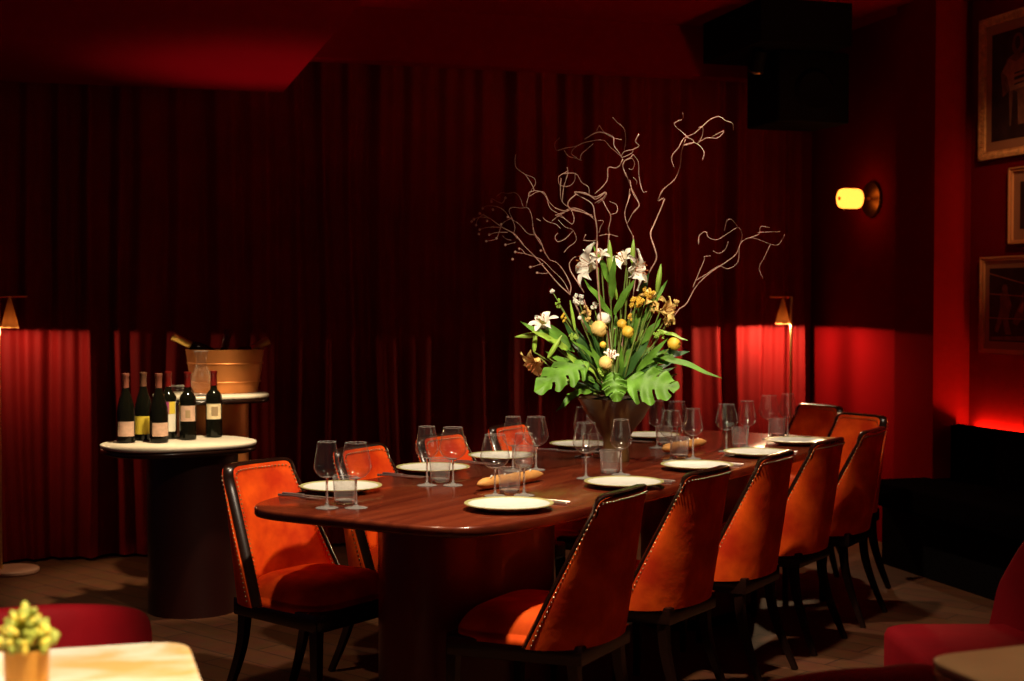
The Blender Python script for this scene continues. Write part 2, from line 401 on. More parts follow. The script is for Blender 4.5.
def picture(label, y1, z0, z1, wid, w, fm, orn, matw, art, group=None):
    y0 = y1 - wid; root = thing('framed_picture', label, 'picture', (0, 0, 0), group=group)
    frame_mb(y0, y1, z0, z1, w, .022, orn=orn).build('frame', fm, root, smooth=orn)
    MB().box(*on_wall(y0 + w * .9, y1 - w * .9, z0 + w * .9, z1 - w * .9, .010)).build('passepartout', 'passepartout', root, smooth=False)
    a0, a1, b0, b1 = y0 + w + matw, y1 - w - matw, z0 + w + matw, z1 - w - matw
    p = MB().box(*on_wall(a0, a1, b0, b1, .012)).build('photo_print', 'print_dark', root, smooth=False)
    U = lambda s: a1 - s * (a1 - a0); V = lambda s: b0 + s * (b1 - b0)   # s 0..1 left to right / bottom to top
    x = 4.5079
    for nm, m_, polys in art:
        for pl in polys: MB().add(*flat([(U(q[0]), V(q[1])) for q in pl], x)).build(nm, m_, p, smooth=False, weld=False)
        x -= .0003
    return root
el = lambda cx, cy, rx, ry: [(cx + rx * math.cos(2 * PI * i / 16), cy + ry * math.sin(2 * PI * i / 16)) for i in range(16)]
art1 = [('printed_figure', 'print_mid', [[(.18, .62), (.30, .74), (.45, .78), (.62, .76), (.80, .66), (.88, .40), (.80, .12), (.36, .12), (.34, .45), (.22, .40)], el(.50, .86, .11, .10)]),
        ('printed_jersey', 'print_light', [[(.20, .63), (.34, .74), (.46, .70), (.60, .73), (.74, .66), (.72, .46), (.36, .44), (.30, .58)]]),
        ('printed_shade', 'print_dark', [el(.50, .87, .05, .06), [(.38, .10), (.42, .44), (.50, .42), (.52, .10)], [(.44, .60), (.70, .615), (.70, .60), (.44, .585)], [(.44, .56), (.70, .575), (.70, .545), (.44, .53)], [(.44, .50), (.70, .515), (.70, .50), (.44, .485)]])]
art2 = [('printed_figure', 'print_mid', [el(.28, .72, .05, .06), [(.20, .66), (.33, .68), (.40, .50), (.34, .30), (.40, .10), (.30, .10), (.24, .32), (.16, .12), (.10, .14), (.20, .45)],
                                    el(.62, .62, .045, .055), [(.46, .36), (.58, .58), (.72, .56), (.70, .36), (.80, .10), (.70, .10), (.60, .34), (.50, .22), (.42, .26)], [(.02, .02), (.98, .02), (.98, .10), (.02, .06)]]),
        ('printed_rope', 'print_light', [[(0, .94), (1, .70), (1, .685), (0, .925)], [(0, .66), (1, .60), (1, .585), (0, .645)], [(0, .33), (1, .31), (1, .295), (0, .315)], [(.52, .42), (.60, .54), (.66, .50), (.58, .38)]])]
art3 = [('printed_figure', 'print_mid', [el(.5, .66, .14, .13), [(.2, .05), (.25, .45), (.42, .54), (.6, .54), (.78, .45), (.85, .05)]])]
picture('large ornate gilt-framed photograph of a figure in pale jersey, topmost picture', 6.585, 2.13, 2.87, .62, .042, 'gilt', True, .05, art1)
picture('small plain gold-framed picture between the two larger pictures on the right wall', 6.32, 1.68, 2.07, .34, .02, 'frame_plain', False, .055, art3)
picture('framed photograph of a boxing ring with ropes, lowest picture above the bench', 6.56, 1.115, 1.62, .60, .022, 'frame_plain', False, .04, art2)

# ------------------------------------------------------------------ table frame of reference
TU = Vector((.743, .669, 0)); TN = Vector((-.669, .743, 0)); ANG = math.atan2(.669, .743)
def T(u, n, z=0): return TU * u + TN * n + Vector((0, 0, z))
TC = T(4.86, 2.60)
tbl = thing('dining_table', 'long dark mahogany dining table with rounded ends on two red lacquered pedestals', 'table', TC, ANG)
def outline(a, b, p, n=96, bow=0):
    out = []
    for i in range(n):
        t_ = 2 * PI * i / n; cx, sx = math.cos(t_), math.sin(t_)
        out.append((a * math.copysign(abs(cx) ** (2 / p), cx), b * math.copysign(abs(sx) ** (2 / p), sx)))
    return out
o = outline(1.60, .505, 6.5, 160)
MB().prism(o, .718, .75, bev=.010, bz=.008).build('tabletop', 'table_wood', tbl, ang=60)
for su in (-1, 1):
    ms = outline(.40, .20, 2.4, 64)
    MB().prism(ms, .05, .718, off=(su * .93, 0)).build('pedestal', 'pedestal_lacquer', tbl, ang=60)
    MB().prism(outline(.385, .185, 2.4, 64), 0, .05, off=(su * .93, 0)).build('plinth', 'black_paint', tbl, ang=60)

# ------------------------------------------------------------------ dining chairs
def make_chair():
    t = thing('dining_chair', 'x', 'chair')
    def plan(a, W, B, D, z):
        return Vector((W * math.copysign(abs(math.sin(a)) ** .82, math.sin(a)), -B + D * (1 - abs(math.cos(a)) ** 1.0), z))
    def sh(s, tt, off):
        W = .235 * (1 - tt) + .172 * tt - off; B = .225 + .055 * tt - off
        D = .138 * (1 - tt) ** .95 + .034 - off * .4
        z = .385 + tt * .44 - .045 * tt * abs(s) ** 6
        return plan(s * PI / 2, W, B, max(D, .005), z)
    th = .034
    N = 36; NV = 14
    out = MB().grid(lambda u, v: sh(u * 2 - 1, v, -.004 * math.sin(PI * v)), N, NV)
    inn = MB().grid(lambda u, v: sh(u * 2 - 1, v, th + .012 * math.sin(PI * min(1, v * 1.1)) * math.cos((u - .5) * PI)), N, NV, flip=True)
    # close the shell
    mb = out; o0 = len(mb.v); mb.v += inn.v; mb.f += [tuple(i + o0 for i in f) for f in inn.f]
    idx = lambda i, j: i * (NV + 1) + j
    for i in range(N):
        for j in (0, NV): mb.f.append((idx(i, j), idx(i + 1, j), o0 + idx(i + 1, j), o0 + idx(i, j)))
    for j in range(NV):
        for i in (0, N): mb.f.append((idx(i, j), idx(i, j + 1), o0 + idx(i, j + 1), o0 + idx(i, j)))
    mb.build('backrest', 'orange_velvet', t, ang=50)
    # wooden rim along the edge of the back
    path = [(-1, j / 14) for j in range(15)] + [(-1 + 2 * i / 36, 1) for i in range(1, 36)] + [(1, 1 - j / 14) for j in range(15)]
    rim = MB(); vs = []; K = 8
    P0 = [sh(s, v, 0) for s, v in path]; P1 = [sh(s, v, th) for s, v in path]
    cen = [(a + b) / 2 for a, b in zip(P0, P1)]
    n = len(path)
    for i in range(n):
        tg = (cen[min(i + 1, n - 1)] - cen[max(0, i - 1)]).normalized(); ac = (P0[i] - P1[i]); ac = (ac - tg * ac.dot(tg)).normalized(); nb = tg.cross(ac)
        for k in range(K):
            a = 2 * PI * (k + .5) / K; ca, sa = math.cos(a), math.sin(a)
            vs.append(cen[i] + ac * (math.copysign(abs(ca) ** .6, ca) * .018) + nb * (math.copysign(abs(sa) ** .6, sa) * .010))
    fs = [(i * K + k, i * K + (k + 1) % K, (i + 1) * K + (k + 1) % K, (i + 1) * K + k) for i in range(n - 1) for k in range(K)]
    fs += [tuple(range(K)), tuple((n - 1) * K + k for k in range(K))]
    rim.add(vs, fs).build('back_frame', 'dark_wood', t, ang=50)
    # nailheads
    for off, ins in ((-.003, 0), (th + .004, 0)):
        nl = MB()
        pth = [(-.96, .03 + .93 * j / 40) for j in range(41)] + [(-.93 + 1.86 * i / 40, .968) for i in range(41)] + [(.96, .96 - .93 * j / 40) for j in range(41)]
        pp = [sh(s, v, off) for s, v in pth]; acc = 0; last = None
        for a, b in zip(pp[:-1], pp[1:]):
            L = (b - a).length
            while acc < L and L > 0:
                nl.ball(a + (b - a) * (acc / L), .0036, 6, 4); acc += .0155
            acc -= L
        nl.build('nailhead_trim', 'nail_metal', t, weld=False, ang=180)
    # seat: puffed trapezoid
    def seatpt(u, v):
        ang = 2 * PI * u; r = math.sin(v * PI / 2) if v < .999 else 1
        cx, sx = math.cos(ang), math.sin(ang)
        ex = math.copysign(abs(cx) ** .45, cx); ey = math.copysign(abs(sx) ** .45, sx)
        y = .025 + .200 * ey * r; x = (.185 + .10 * (y + .2)) * ex * r
        return (x, y, .478 - .004 - .062 * (r ** 7) + .010 * (1 - r * r))
    s = MB().grid(seatpt, 48, 10); s.prism([seatpt(i / 48, 1)[:2] for i in range(48)], .385, .412)
    s.build('seat', 'orange_velvet', t, ang=60)
    fr = MB()
    pts = [(-.170, -.200), (.170, -.200), (.228, .215), (.2, .235), (-.2, .235), (-.228, .215)]
    fr.prism(pts, .335, .395, bev=.006); fr.build('seat_frame', 'dark_wood', t)
    for sx in (-1, 1):
        MB().tube(smooth_path([(sx * .205, .205, .37), (sx * .208, .208, .2), (sx * .21, .212, 0)]), [.024, .0232, .022, .021, .020, .018, .016, .015, .014][:9], 4).build('leg', 'dark_wood', t, ang=30)
        MB().tube(smooth_path([(sx * .150, -.165, .365), (sx * .152, -.178, .24), (sx * .160, -.215, .12), (sx * .172, -.265, 0)]), [.024 - .0009 * i for i in range(13)], 4).build('leg', 'dark_wood', t, ang=30)
    return t
chair0 = make_chair()
settings = {  # plate pixel, burgundy, bordeaux, tumbler base pixels
    'f0': dict(pl=(509, 504.5), bu=(495, 496), bo=(524, 495.5), tu=(509.5, 496)),
    'f1': dict(pl=(624, 482.5), bu=(586, 478.5), bo=(621, 475), tu=(610.5, 474)),
    'f2': dict(pl=(697, 465.5), bu=(671, 461), bo=(693, 459), tu=(682.5, 460)),
    'f3': dict(pl=(757, 452.5), bu=(726.5, 451.5), bo=(747, 448), tu=(740.3, 446.5)),
    'f4': dict(pl=(796, 440.8), bu=(769, 439), bo=(787.6, 437.5), tu=(779.5, 437)),
    'b0': dict(pl=(341, 487), bu=(356, 508), bo=(327, 508), tu=(345, 503.5)),
    'b1': dict(pl=(433, 468), bu=(453, 485.5), bo=(427, 485.5), tu=(440, 482)),
    'b2': dict(pl=(502, 456), bu=(536, 470), bo=(513, 471), tu=(524, 468)),
    'b3': dict(pl=(581, 444.5), bu=(607, 458), bo=(583, 457), tu=(597, 454.5)),
    'b4': dict(pl=(650, 435.5), bu=(677, 447.5), bo=(657, 448), tu=(664, 445)),
}
FRONT_U = [3.70, 4.32, 4.90, 5.49, 6.05]; FRONT_N = [2.17, 2.165, 2.155, 2.165, 2.165]
BACK_U = [3.70, 4.32, 4.86, 5.42, 5.98]
lab_f = ['orange velvet dining chair on the near side, nearest the camera, back in shadow',
         'orange velvet dining chair on the near side, second from the camera, brightly side-lit back',
         'orange velvet dining chair on the near side, middle one of five seen from behind',
         'orange velvet dining chair on the near side, second from the far table end',
         'orange velvet dining chair on the near side, rightmost of the five, nearest the pilaster']
lab_b = ['orange velvet dining chair at far left of the table, its whole back and seat showing',
         'orange velvet dining chair on the curtain side, behind the leftmost pair of wine glasses',
         'orange velvet dining chair on the curtain side, third from the left, seen between glasses',
         'orange velvet dining chair on the curtain side, half hidden behind the flower vase',
         'orange velvet dining chair on the curtain side, right of the vase, behind distant glasses']
rotf = [3, -2, 1, -1, 2]; rotb = [-3, 2, -1, 2, 0]
for i in range(5):
    p = T(FRONT_U[i], FRONT_N[i])
    if i == 0: ch = chair0; ch.location = p; ch.rotation_euler = (0, 0, ANG + R(rotf[0])); ch['label'] = lab_f[0]; ch['group'] = 'dining chairs round the long table'
    else: dup(chair0, p, ANG + R(rotf[i]), lab_f[i])
for i in range(5):
    if i == 4: continue
    dup(chair0, T(BACK_U[i], 3.085 + (0.0, .02, .03, .04, 0)[i]), ANG + PI + R(rotb[i]), lab_b[i])
def end_chair(px, dep, dang, lb):
    rz = ANG + R(90 + dang); q = ond(px, 302, dep); q.z = 0
    q += Vector((-math.sin(rz), math.cos(rz), 0)) * .27
    dup(chair0, q, rz, lb)
end_chair(823, 7.62, -24, 'orange velvet dining chair at the far table end, left of the two there')
end_chair(865, 6.98, -26, 'orange velvet dining chair at the far table end, right of the two there')

# ------------------------------------------------------------------ tableware
def lip(prof_out, th):   # closed glass wall from an outer profile
    return prof_out
def glass_profile(kind):
    if kind == 'bu': bowl = [(.004, .088), (.018, .092), (.036, .104), (.0465, .122), (.0475, .134), (.041, .165), (.0325, .200)]
    else: bowl = [(.004, .092), (.016, .095), (.032, .108), (.0385, .120), (.0395, .130), (.034, .165), (.0275, .203)]
    stem = [(0, 0), (.034, 0), (.035, .001), (.030, .003), (.010, .006), (.0045, .012), (.0035, .03), (.0035, .075)]
    inner = [(max(0, r - .0010), z + (.0016 if i == 0 else .0005)) for i, (r, z) in enumerate(bowl)]
    inner[0] = (0, bowl[0][1] + .004); inner[1] = (bowl[1][0] - .003, bowl[1][1] + .003); inner[-1] = (bowl[-1][0] - .0010, bowl[-1][1])
    return stem, bowl, inner
def make_wineglass(kind):
    t = thing('wine_glass', 'x', 'wine glass')
    stem, bowl, inner = glass_profile(kind)
    sm = lambda L: [(p.x, p.y) for p in smooth_path([(a, b, 0) for a, b in L], 3)]
    bp = sm(bowl); cut = 3
    foot = stem + bp[:cut] + [(bp[cut][0] * .8, bp[cut][1] + .0008), (0, bowl[0][1] + .004)]
    MB().lathe(foot, 32).build('stem', 'clear_glass', t, ang=50)
    rr_, rz_ = bp[-1]
    rim_ = [(rr_ + .0009 * math.cos(a), rz_ + .0009 * math.sin(a)) for a in [i * PI / 3 for i in range(7)]]
    MB().lathe(bp[cut - 1:], 32).build('bowl', 'thin_glass', t, ang=180)
    MB().lathe(rim_, 32).build('rim', 'clear_glass', t, ang=180)
    return t
def single(t, nm):
    return t
def make_tumbler():
    t = thing('water_tumbler', 'x', 'tumbler')
    mb = MB(); prof = [(0, 0), (.031, 0), (.033, .003), (.0365, .05), (.039, .083), (.0375, .083), (.035, .05), (.0305, .016), (0, .014)]
    vs = []; fs = []; S = 48; n = len(prof)
    for i in range(S):
        a = 2 * PI * i / S
        for k, (r, z) in enumerate(prof):
            f = 1 - .045 * (i % 3 == 0) if k in (1, 2, 3) else 1
            vs.append((r * f * math.cos(a), r * f * math.sin(a), z))
    for i in range(S):
        j = (i + 1) % S
        for k in range(n - 1): fs.append((i * n + k, j * n + k, j * n + k + 1, i * n + k + 1))
    n_ = len(prof)
    wall = MB(); kk = [2, 3, 4]
    wall.add([vs[i * n_ + k] for i in range(S) for k in kk], [(i * 3 + k, ((i + 1) % S) * 3 + k, ((i + 1) % S) * 3 + k + 1, i * 3 + k + 1) for i in range(S) for k in (0, 1)])
    wall.build('side', 'cut_glass', t, ang=30)
    MB().lathe([(0, 0), (.031, 0), (.0325, .003), (.0332, .012), (0, .0135)], 24).build('thick_base', 'clear_glass', t, ang=40)
    MB().lathe([(.039 + .001 * math.cos(a), .083 + .001 * math.sin(a)) for a in [i * PI / 3 for i in range(7)]], 32).build('rim', 'clear_glass', t, ang=180); return t
def make_plate():
    t = thing('plate', 'x', 'plate')
    MB().lathe([(0, .006), (.075, .006), (.095, .010), (.128, .020), (.128, .017), (.095, .006), (.072, 0), (0, 0)], 56).build('dish', 'plate_glaze', t, ang=60)
    MB().lathe([(.125, .0195), (.130, .0205), (.136, .0215), (.137, .0195), (.130, .0168), (.125, .016), (.125, .0195)], 56).build('rim', 'rim_glaze', t, ang=60)
    return t
def make_fork():
    t = thing('fork', 'x', 'fork')
    mb = MB(); mb.tube(smooth_path([(0, -.10, .004), (0, -.04, .006), (0, .03, .005)]), [.0045, .004, .0035, .003, .003, .0025, .0028, .003, .003], 6)
    mb.build('handle', 'steel', t)
    mb = MB(); mb.box((0, .045, .006), (.022, .03, .002), bev=.004)
    for k in range(4): mb.box((-.0087 + .0058 * k, .078, .006), (.003, .04, .002))
    mb.build('tines', 'steel', t); return t
def make_knife():
    t = thing('knife', 'x', 'knife')
    MB().box((0, -.065, .005), (.012, .09, .007), bev=.003).build('handle', 'steel', t)
    MB().prism([(-.008, -.02), (.008, -.02), (.009, .08), (.003, .105), (-.006, .09)], .004, .0055).build('blade', 'steel', t); return t
protos = {'bu': make_wineglass('bu'), 'bo': make_wineglass('bo'), 'tu': make_tumbler(), 'pl': make_plate(), 'fk': make_fork(), 'kn': make_knife()}
used = set()
place = {'f0': 'nearest place setting on the near side', 'f1': 'near-side setting in front of the vase', 'f2': 'middle setting of the near side',
         'f3': 'near-side setting second from the far end', 'f4': 'near-side setting at the far right end',
         'b0': 'leftmost setting on the curtain side', 'b1': 'curtain-side setting second from left', 'b2': 'curtain-side setting third from left',
         'b3': 'curtain-side setting just left of the vase', 'b4': 'curtain-side setting right of the vase'}
desc = {'bu': 'wide-bowled clear wine glass at the ', 'bo': 'narrower clear wine glass at the ', 'tu': 'ribbed clear water tumbler at the ', 'pl': 'pale glazed plate with ochre rim, ', 'fk': 'slim steel fork at the ', 'kn': 'slim steel knife at the '}
grp = {'bu': 'wide wine glasses on the table', 'bo': 'narrow wine glasses on the table', 'tu': 'water tumblers on the table', 'pl': 'plates on the table', 'fk': 'forks on the table', 'kn': 'knives on the table'}
def put(kind, loc, rz, key):
    lb = desc[kind] + place[key]
    if kind not in used:
        used.add(kind); o = protos[kind]; o.location = loc; o.rotation_euler = (0, 0, rz); o['label'] = lb; o['group'] = grp[kind]; return o
    return dup(protos[kind], loc, rz, lb, grp[kind])
for key, S in settings.items():
    near = key[0] == 'f'
    p = onz(*S['pl'], .765); p.z = .7505
    put('pl', p, random.uniform(0, 6), key)
    q1 = onz(*S['bu'], .7505); q2 = onz(*S['bo'], .7505); q3 = onz(*S['tu'], .7505); away = Vector((math.sin(YAW), math.cos(YAW), 0)) * (1 if near else -1)
    away = Vector((math.sin(YAW), math.cos(YAW), 0))
    def clear(a, b, r):
        return (a - b).to_2d().length >= r
    while near and not clear(q1, p, .172): q1 += away * .004
    while near and not clear(q2, p, .172): q2 += away * .004
    while not (clear(q3, q1, .072) and clear(q3, q2, .072)) : q3 += away * .003
    while near and not clear(q3, p, .172): q3 += away * .003
    put('bu', q1, random.uniform(0, 6), key); put('bo', q2, random.uniform(0, 6), key); put('tu', q3, random.uniform(0, 6), key)
    sg = 1 if near else -1
    if key == 'f4': continue
    for k, d in (('kn', .165), ('fk', .205)):
        q = p + TU * (d * sg); q.z = .7505
        put(k, q, ANG + (0 if near else PI) + R(random.uniform(-5, 5)), key)

# baguettes
def loaf(a, b, label):
    a = Vector(a); b = Vector(b); L = (b - a).length; t = thing('baguette', label, 'bread', (a + b) / 2, math.atan2((b - a).y, (b - a).x), 'baguettes on the table')
    pts = []; rr = []
    n = 22
    for i in range(n + 1):
        s = i / n; pts.append(((s - .5) * L, .004 * math.sin(s * 9), .0)); rr.append(.0225 * (1 - abs(2 * s - 1) ** 6 * .75) * (1 + .06 * math.sin(s * 24)))
    M = Matrix.Translation((0, 0, .0225)) @ Matrix.Scale(.95, 4, (0, 0, 1))
    MB().tube(pts, rr, 14, M=M).build('crust', 'crust', t, ang=80)
    sc_ = MB()
    for k in range(4):
        x = (-.3 + .2 * k) * L; sc_.tube([(x - .02, -.010, .0415), (x, 0, .0445), (x + .02, .010, .0415)], [.001, .004, .001], 6)
    sc_.build('scored_cuts', 'plate_glaze', t)
p1 = onz(478, 491.5, .7505); p2 = onz(543, 480.5, .7505); loaf(p1, p2, 'golden baguette lying beyond the nearest plate, left of the vase')
p1 = onz(663, 454.5, .7505); p2 = onz(706, 447.0, .7505); loaf(p1, p2, 'golden baguette lying right of the vase beside a tumbler')
# wooden-handled knife by the last plate
q = onz(824, 440.5, .7505)
t = thing('steak_knife', 'wooden-handled knife beside the farthest near-side plate', 'knife', q, ANG + R(15))
MB().box((0, 0, .008), (.022, .12, .014), bev=.005).build('handle', 'crust', t)
MB().prism([(-.009, .06), (.009, .06), (.009, .15), (.0, .17)], .006, .008).build('blade', 'steel', t)

# ------------------------------------------------------------------ flower arrangement
VD = 5.50
vc = onz(616, 461, .75); vc = Vector((vc.x, vc.y, 0)); VD = (vc - Vector((0, 0, H))).dot(FW)
VD = (Vector((vc.x, vc.y, H)) - CAM).dot(FW)
fl = thing('flower_arrangement', 'tall arrangement of white lilies, monstera leaves and curly willow in flared bronze vase', 'flowers', (vc.x, vc.y, .7505))
IV = Matrix.Translation(-fl.location)
def Pq(x, y, dd=0): return ond(x, y, VD + dd) - fl.location
MB().lathe([(0, 0), (.052, 0), (.054, .006), (.050, .05), (.052, .09), (.072, .125), (.108, .17), (.150, .245), (.154, .252), (.148, .252), (.104, .18), (.06, .13), (0, .12)], 48).build('vase', 'vase_glaze', fl, ang=50)
mo = MB().lathe([(.0, .262), (.05, .258), (.10, .246), (.142, .236), (.10, .20), (0, .2)], 24).build('moss', 'soil', fl)

def crop(sc_, ox, oy, L): return [(ox + x / sc_, oy + y / sc_) for x, y in L]
def branch(strokes, r0, seed, slope):
    rnd = random.Random(seed); mb = MB()
    for st, w in strokes:
        ph = rnd.uniform(0, 6); amp = rnd.uniform(.015, .05)
        pts = []
        for i, (x, y) in enumerate(st):
            dd = slope[0] * (395 - y) / 100 + slope[1] * (x - 612) / 100 + amp * math.sin(ph + (x + y * 1.3) / 17)
            pts.append(Pq(x, y, dd))
        sp = smooth_path(pts, 4); n = len(sp)
        mb.tube(sp, [w * (1 - .35 * i / n) for i in range(n)], 6)
    return mb
thin = .0016; mid = .0024; thick = .0036
c1 = lambda L: crop(6.81, 465, 145, L); c2 = lambda L: crop(7.567, 465, 225, L); c3 = lambda L: crop(6.81, 545, 115, L)
c4 = lambda L: crop(6.81, 555, 180, L); c5 = lambda L: crop(7.49, 640, 110, L); c6 = lambda L: crop(6.19, 680, 205, L)
B1 = [(c1([(520,681),(470,600),(455,490),(430,430),(380,430),(320,425),(300,450),(320,500),(340,560),(330,600)]), thin),
 (c1([(395,420),(375,360),(340,325),(290,330),(250,325),(215,350)]), thin),
 (c1([(470,610),(430,605),(370,540),(310,500),(270,450),(220,420),(150,415),(120,430)]), thin),
 (c1([(400,681),(340,610),(290,580),(245,555),(170,500),(100,465)]), mid),
 (c1([(290,595),(220,595),(165,610)]), thin), (c1([(250,560),(160,560),(100,575)]), thin), (c1([(310,500),(260,530),(245,560)]), thin),
 (c1([(275,360),(255,395),(220,385),(180,365),(180,390)]), thin),
 (c1([(170,500),(110,490),(60,505),(45,520)]), thin), (c1([(130,470),(90,500),(75,545)]), thin), (c1([(245,555),(230,600),(210,640),(150,655)]), thin),
 (c2([(640,265),(600,200),(570,120),(530,70),(510,0)]), mid),
 (c2([(440,215),(380,205)]), thin), (c2([(510,235),(455,215),(430,185),(410,180)]), thin), (c2([(520,75),(470,60),(415,0)]), thin),
 (c2([(350,115),(310,105),(285,80)]), thin), (c2([(385,130),(330,145),(305,150)]), thin), (c2([(590,292),(560,300),(500,320)]), thin), (c2([(625,360),(610,368),(545,362)]), thin)]
berries1 = c1([(60,505),(45,520),(75,545),(100,575),(95,605),(145,655),(215,635),(180,385),(275,360),(100,465),(120,430),(165,610),(190,440),(150,515),(290,490),(245,540)]) + c2([(305,150),(380,205),(410,180),(360,260),(495,320),(545,362),(575,195),(655,495)])
B1 += [([(573.5,300),(583,322),(594,350),(606,398)], thick), (c2([(800,530),(720,460),(620,345),(530,240),(440,150),(370,70),(320,40),(270,10)]), mid),
       (c2([(795,520),(800,460),(760,370),(700,290),(640,265)]), mid), (c2([(790,510),(740,420),(660,340),(590,270),(510,235),(440,215)]), thin)]
B2 = [(c1([(345,65),(340,110),(350,155),(410,200),(470,225),(480,265),(455,300)]), thin), (c1([(410,200),(450,260),(470,310),(440,320),(435,350),(490,320),(540,325),(575,390),(620,430),(681,450)]), thin),
 (c1([(470,310),(520,320),(555,360),(580,430),(640,470),(681,500)]), thin), (c1([(415,420),(430,360),(455,300)]), thin), (c1([(485,500),(515,518)]), thin),
 (c1([(530,495),(560,520),(620,540),(650,570)]), thin), (c1([(590,520),(640,480),(681,460)]), thin),
 (c4([(0,190),(60,210),(120,190),(200,215),(270,270)]), mid), (c4([(0,240),(60,220),(110,200)]), thin), (c4([(60,495),(90,460),(145,410),(120,340),(70,320),(20,270)]), thin),
 (c4([(120,350),(70,400),(20,420),(0,390),(20,360)]), thin), (c4([(110,200),(130,260),(115,300),(60,260),(0,240)]), thin),
 (c2([(900,510),(850,430),(800,350),(790,290),(820,250),(840,240)]), mid),
 ([(584,300),(592,330),(604,365),(610,398)], mid), (c4([(285,420),(285,330),(270,240),(250,160),(150,100),(140,80),(230,105),(280,130),(345,85),(340,120),(290,160)]), mid),
 (c4([(140,100),(90,150),(95,190),(160,210),(260,250)]), mid), (c4([(190,410),(240,415),(290,410)]), thin), (c4([(210,370),(195,400)]), thin), ([(597,241),(597,270),(603,340),(610,398)], thick),
 (c3([(150,355),(155,400),(130,480),(120,560),(125,600),(180,640)]), thin), (c3([(150,385),(95,420),(100,475),(160,485),(200,450),(205,400)]), thin),
 (c3([(120,400),(210,400),(250,460),(295,490),(300,545)]), thin), (c3([(110,430),(105,500),(115,590),(180,640)]), thin),
 (c3([(205,525),(270,530),(340,560),(410,525),(400,560),(340,600)]), mid), (c3([(210,540),(160,590),(170,640),(240,660),(320,681)]), mid)]
B3 = [(c3([(100,155),(68,190),(78,240),(140,225),(210,213),(265,188),(320,178),(360,170),(410,178),(440,215),(475,245),(515,280)]), thin),
 (c3([(370,70),(410,125),(465,155),(525,170)]), thin), (c3([(370,70),(352,105)]), thin), (c3([(270,165),(310,140),(360,118),(420,128),(465,155),(470,210),(500,250),(520,285)]), mid),
 (c3([(130,240),(160,280),(210,295),(250,310)]), thin), (c3([(215,290),(180,265),(190,235),(215,215)]), thin), (c3([(240,300),(250,265),(290,230),(330,195)]), thin),
 (c3([(460,15),(490,50),(535,90),(550,160),(540,240)]), thin), (c3([(640,130),(615,180),(640,210),(600,235),(540,250),(520,290),(590,260),(600,230)]), mid),
 (c3([(550,310),(590,295),(610,330),(595,370),(570,365)]), thin), (c3([(555,420),(530,350),(545,310),(580,290),(600,270)]), mid), (c3([(510,345),(480,362),(430,360),(425,440),(390,490),(340,535)]), mid),
 (c3([(510,345),(530,300)]), thin), (c3([(600,425),(625,450),(620,475)]), thin), (c3([(600,270),(635,320),(640,420),(665,520),(695,520)]), thin),
 (c3([(550,400),(590,500),(640,610),(600,670)]), thin), (c3([(580,540),(545,650)]), thin), (c4([(370,370),(365,330),(380,250),(350,190),(320,130)]), mid), (c4([(380,235),(420,220),(420,170),(370,145)]), thin),
 (c4([(300,380),(360,370),(430,385)]), thin), (c4([(300,360),(310,320),(330,280),(290,275)]), thin), ([(609,234),(607,270),(612,330),(612,398)], mid),
 (c4([(530,380),(490,300),(475,220),(500,130),(510,60)]), thin), (c4([(490,300),(540,210),(575,170),(530,90),(510,0)]), thin), ([(633,236),(636,270),(628,330),(618,398)], mid)]
B4 = [(c5([(135,681),(170,600),(260,520),(300,420),(310,320),(340,220)]), mid), (c5([(260,440),(235,355),(290,280),(330,210),(380,215),(400,245),(320,270)]), thin),
 (c5([(320,265),(400,245),(450,270),(480,320),(465,380)]), thin), (c5([(340,200),(400,180),(460,130),(520,75),(590,48),(640,80),(690,100),(700,150)]), thin),
 (c5([(430,250),(500,210),(580,210),(630,155),(540,200)]), thin), (c5([(370,215),(320,170),(255,105),(320,65),(320,20)]), thin), (c5([(440,130),(470,135),(465,200),(440,240)]), thin),
 ([(622,398),(634,340),(645,285),(649,273)] + c4([(690,540),(680,470),(650,370),(680,290),(745,130)]) + c5([(135,681),(170,600)]), thick * .85)]
B5 = [(c6([(0,640),(40,610),(90,520),(130,470),(200,410),(290,350),(350,300),(380,230),(440,200),(490,180),(500,135),(555,140)]), mid),
 (c6([(95,470),(160,430),(240,380),(300,395),(360,350),(370,250),(420,205),(480,212),(550,240),(610,245),(650,180)]), thin), (c6([(80,510),(100,460),(150,340),(150,320),(190,315)]), thin),
 (c6([(560,245),(520,330),(490,390),(515,455)]), thin), (c6([(115,245),(120,190),(160,165),(175,200),(230,215),(290,180),(360,140),(385,190),(370,240)]), thin),
 (c6([(205,285),(240,300),(280,275),(300,225)]), thin), (c6([(275,160),(290,100),(320,90),(360,140)]), thin), (c6([(480,170),(620,165)]), thin), ([(628,398),(645,360),(664,330),(680,308)], mid)]
for k, (B, sl) in enumerate(((B1, (.04, -.08)), (B2, (-.05, .03)), (B3, (.03, .05)), (B4, (.10, 0)), (B5, (-.03, .10)))):
    br_ = branch(B, 0, k + 3, sl).build('willow_branch', 'bark', fl, ang=180)
    if k == 0:
        proto = MB().ball((0, 0, 0), .0055, 8, 6).build('berry', 'bark', br_)
        for i, (x, y) in enumerate(berries1):
            o = proto if i == 0 else proto.copy()
            if i: COL.objects.link(o)
            o.parent = br_; o.location = Pq(x, y, .04 * (395 - y) / 100 - .08 * (x - 612) / 100)

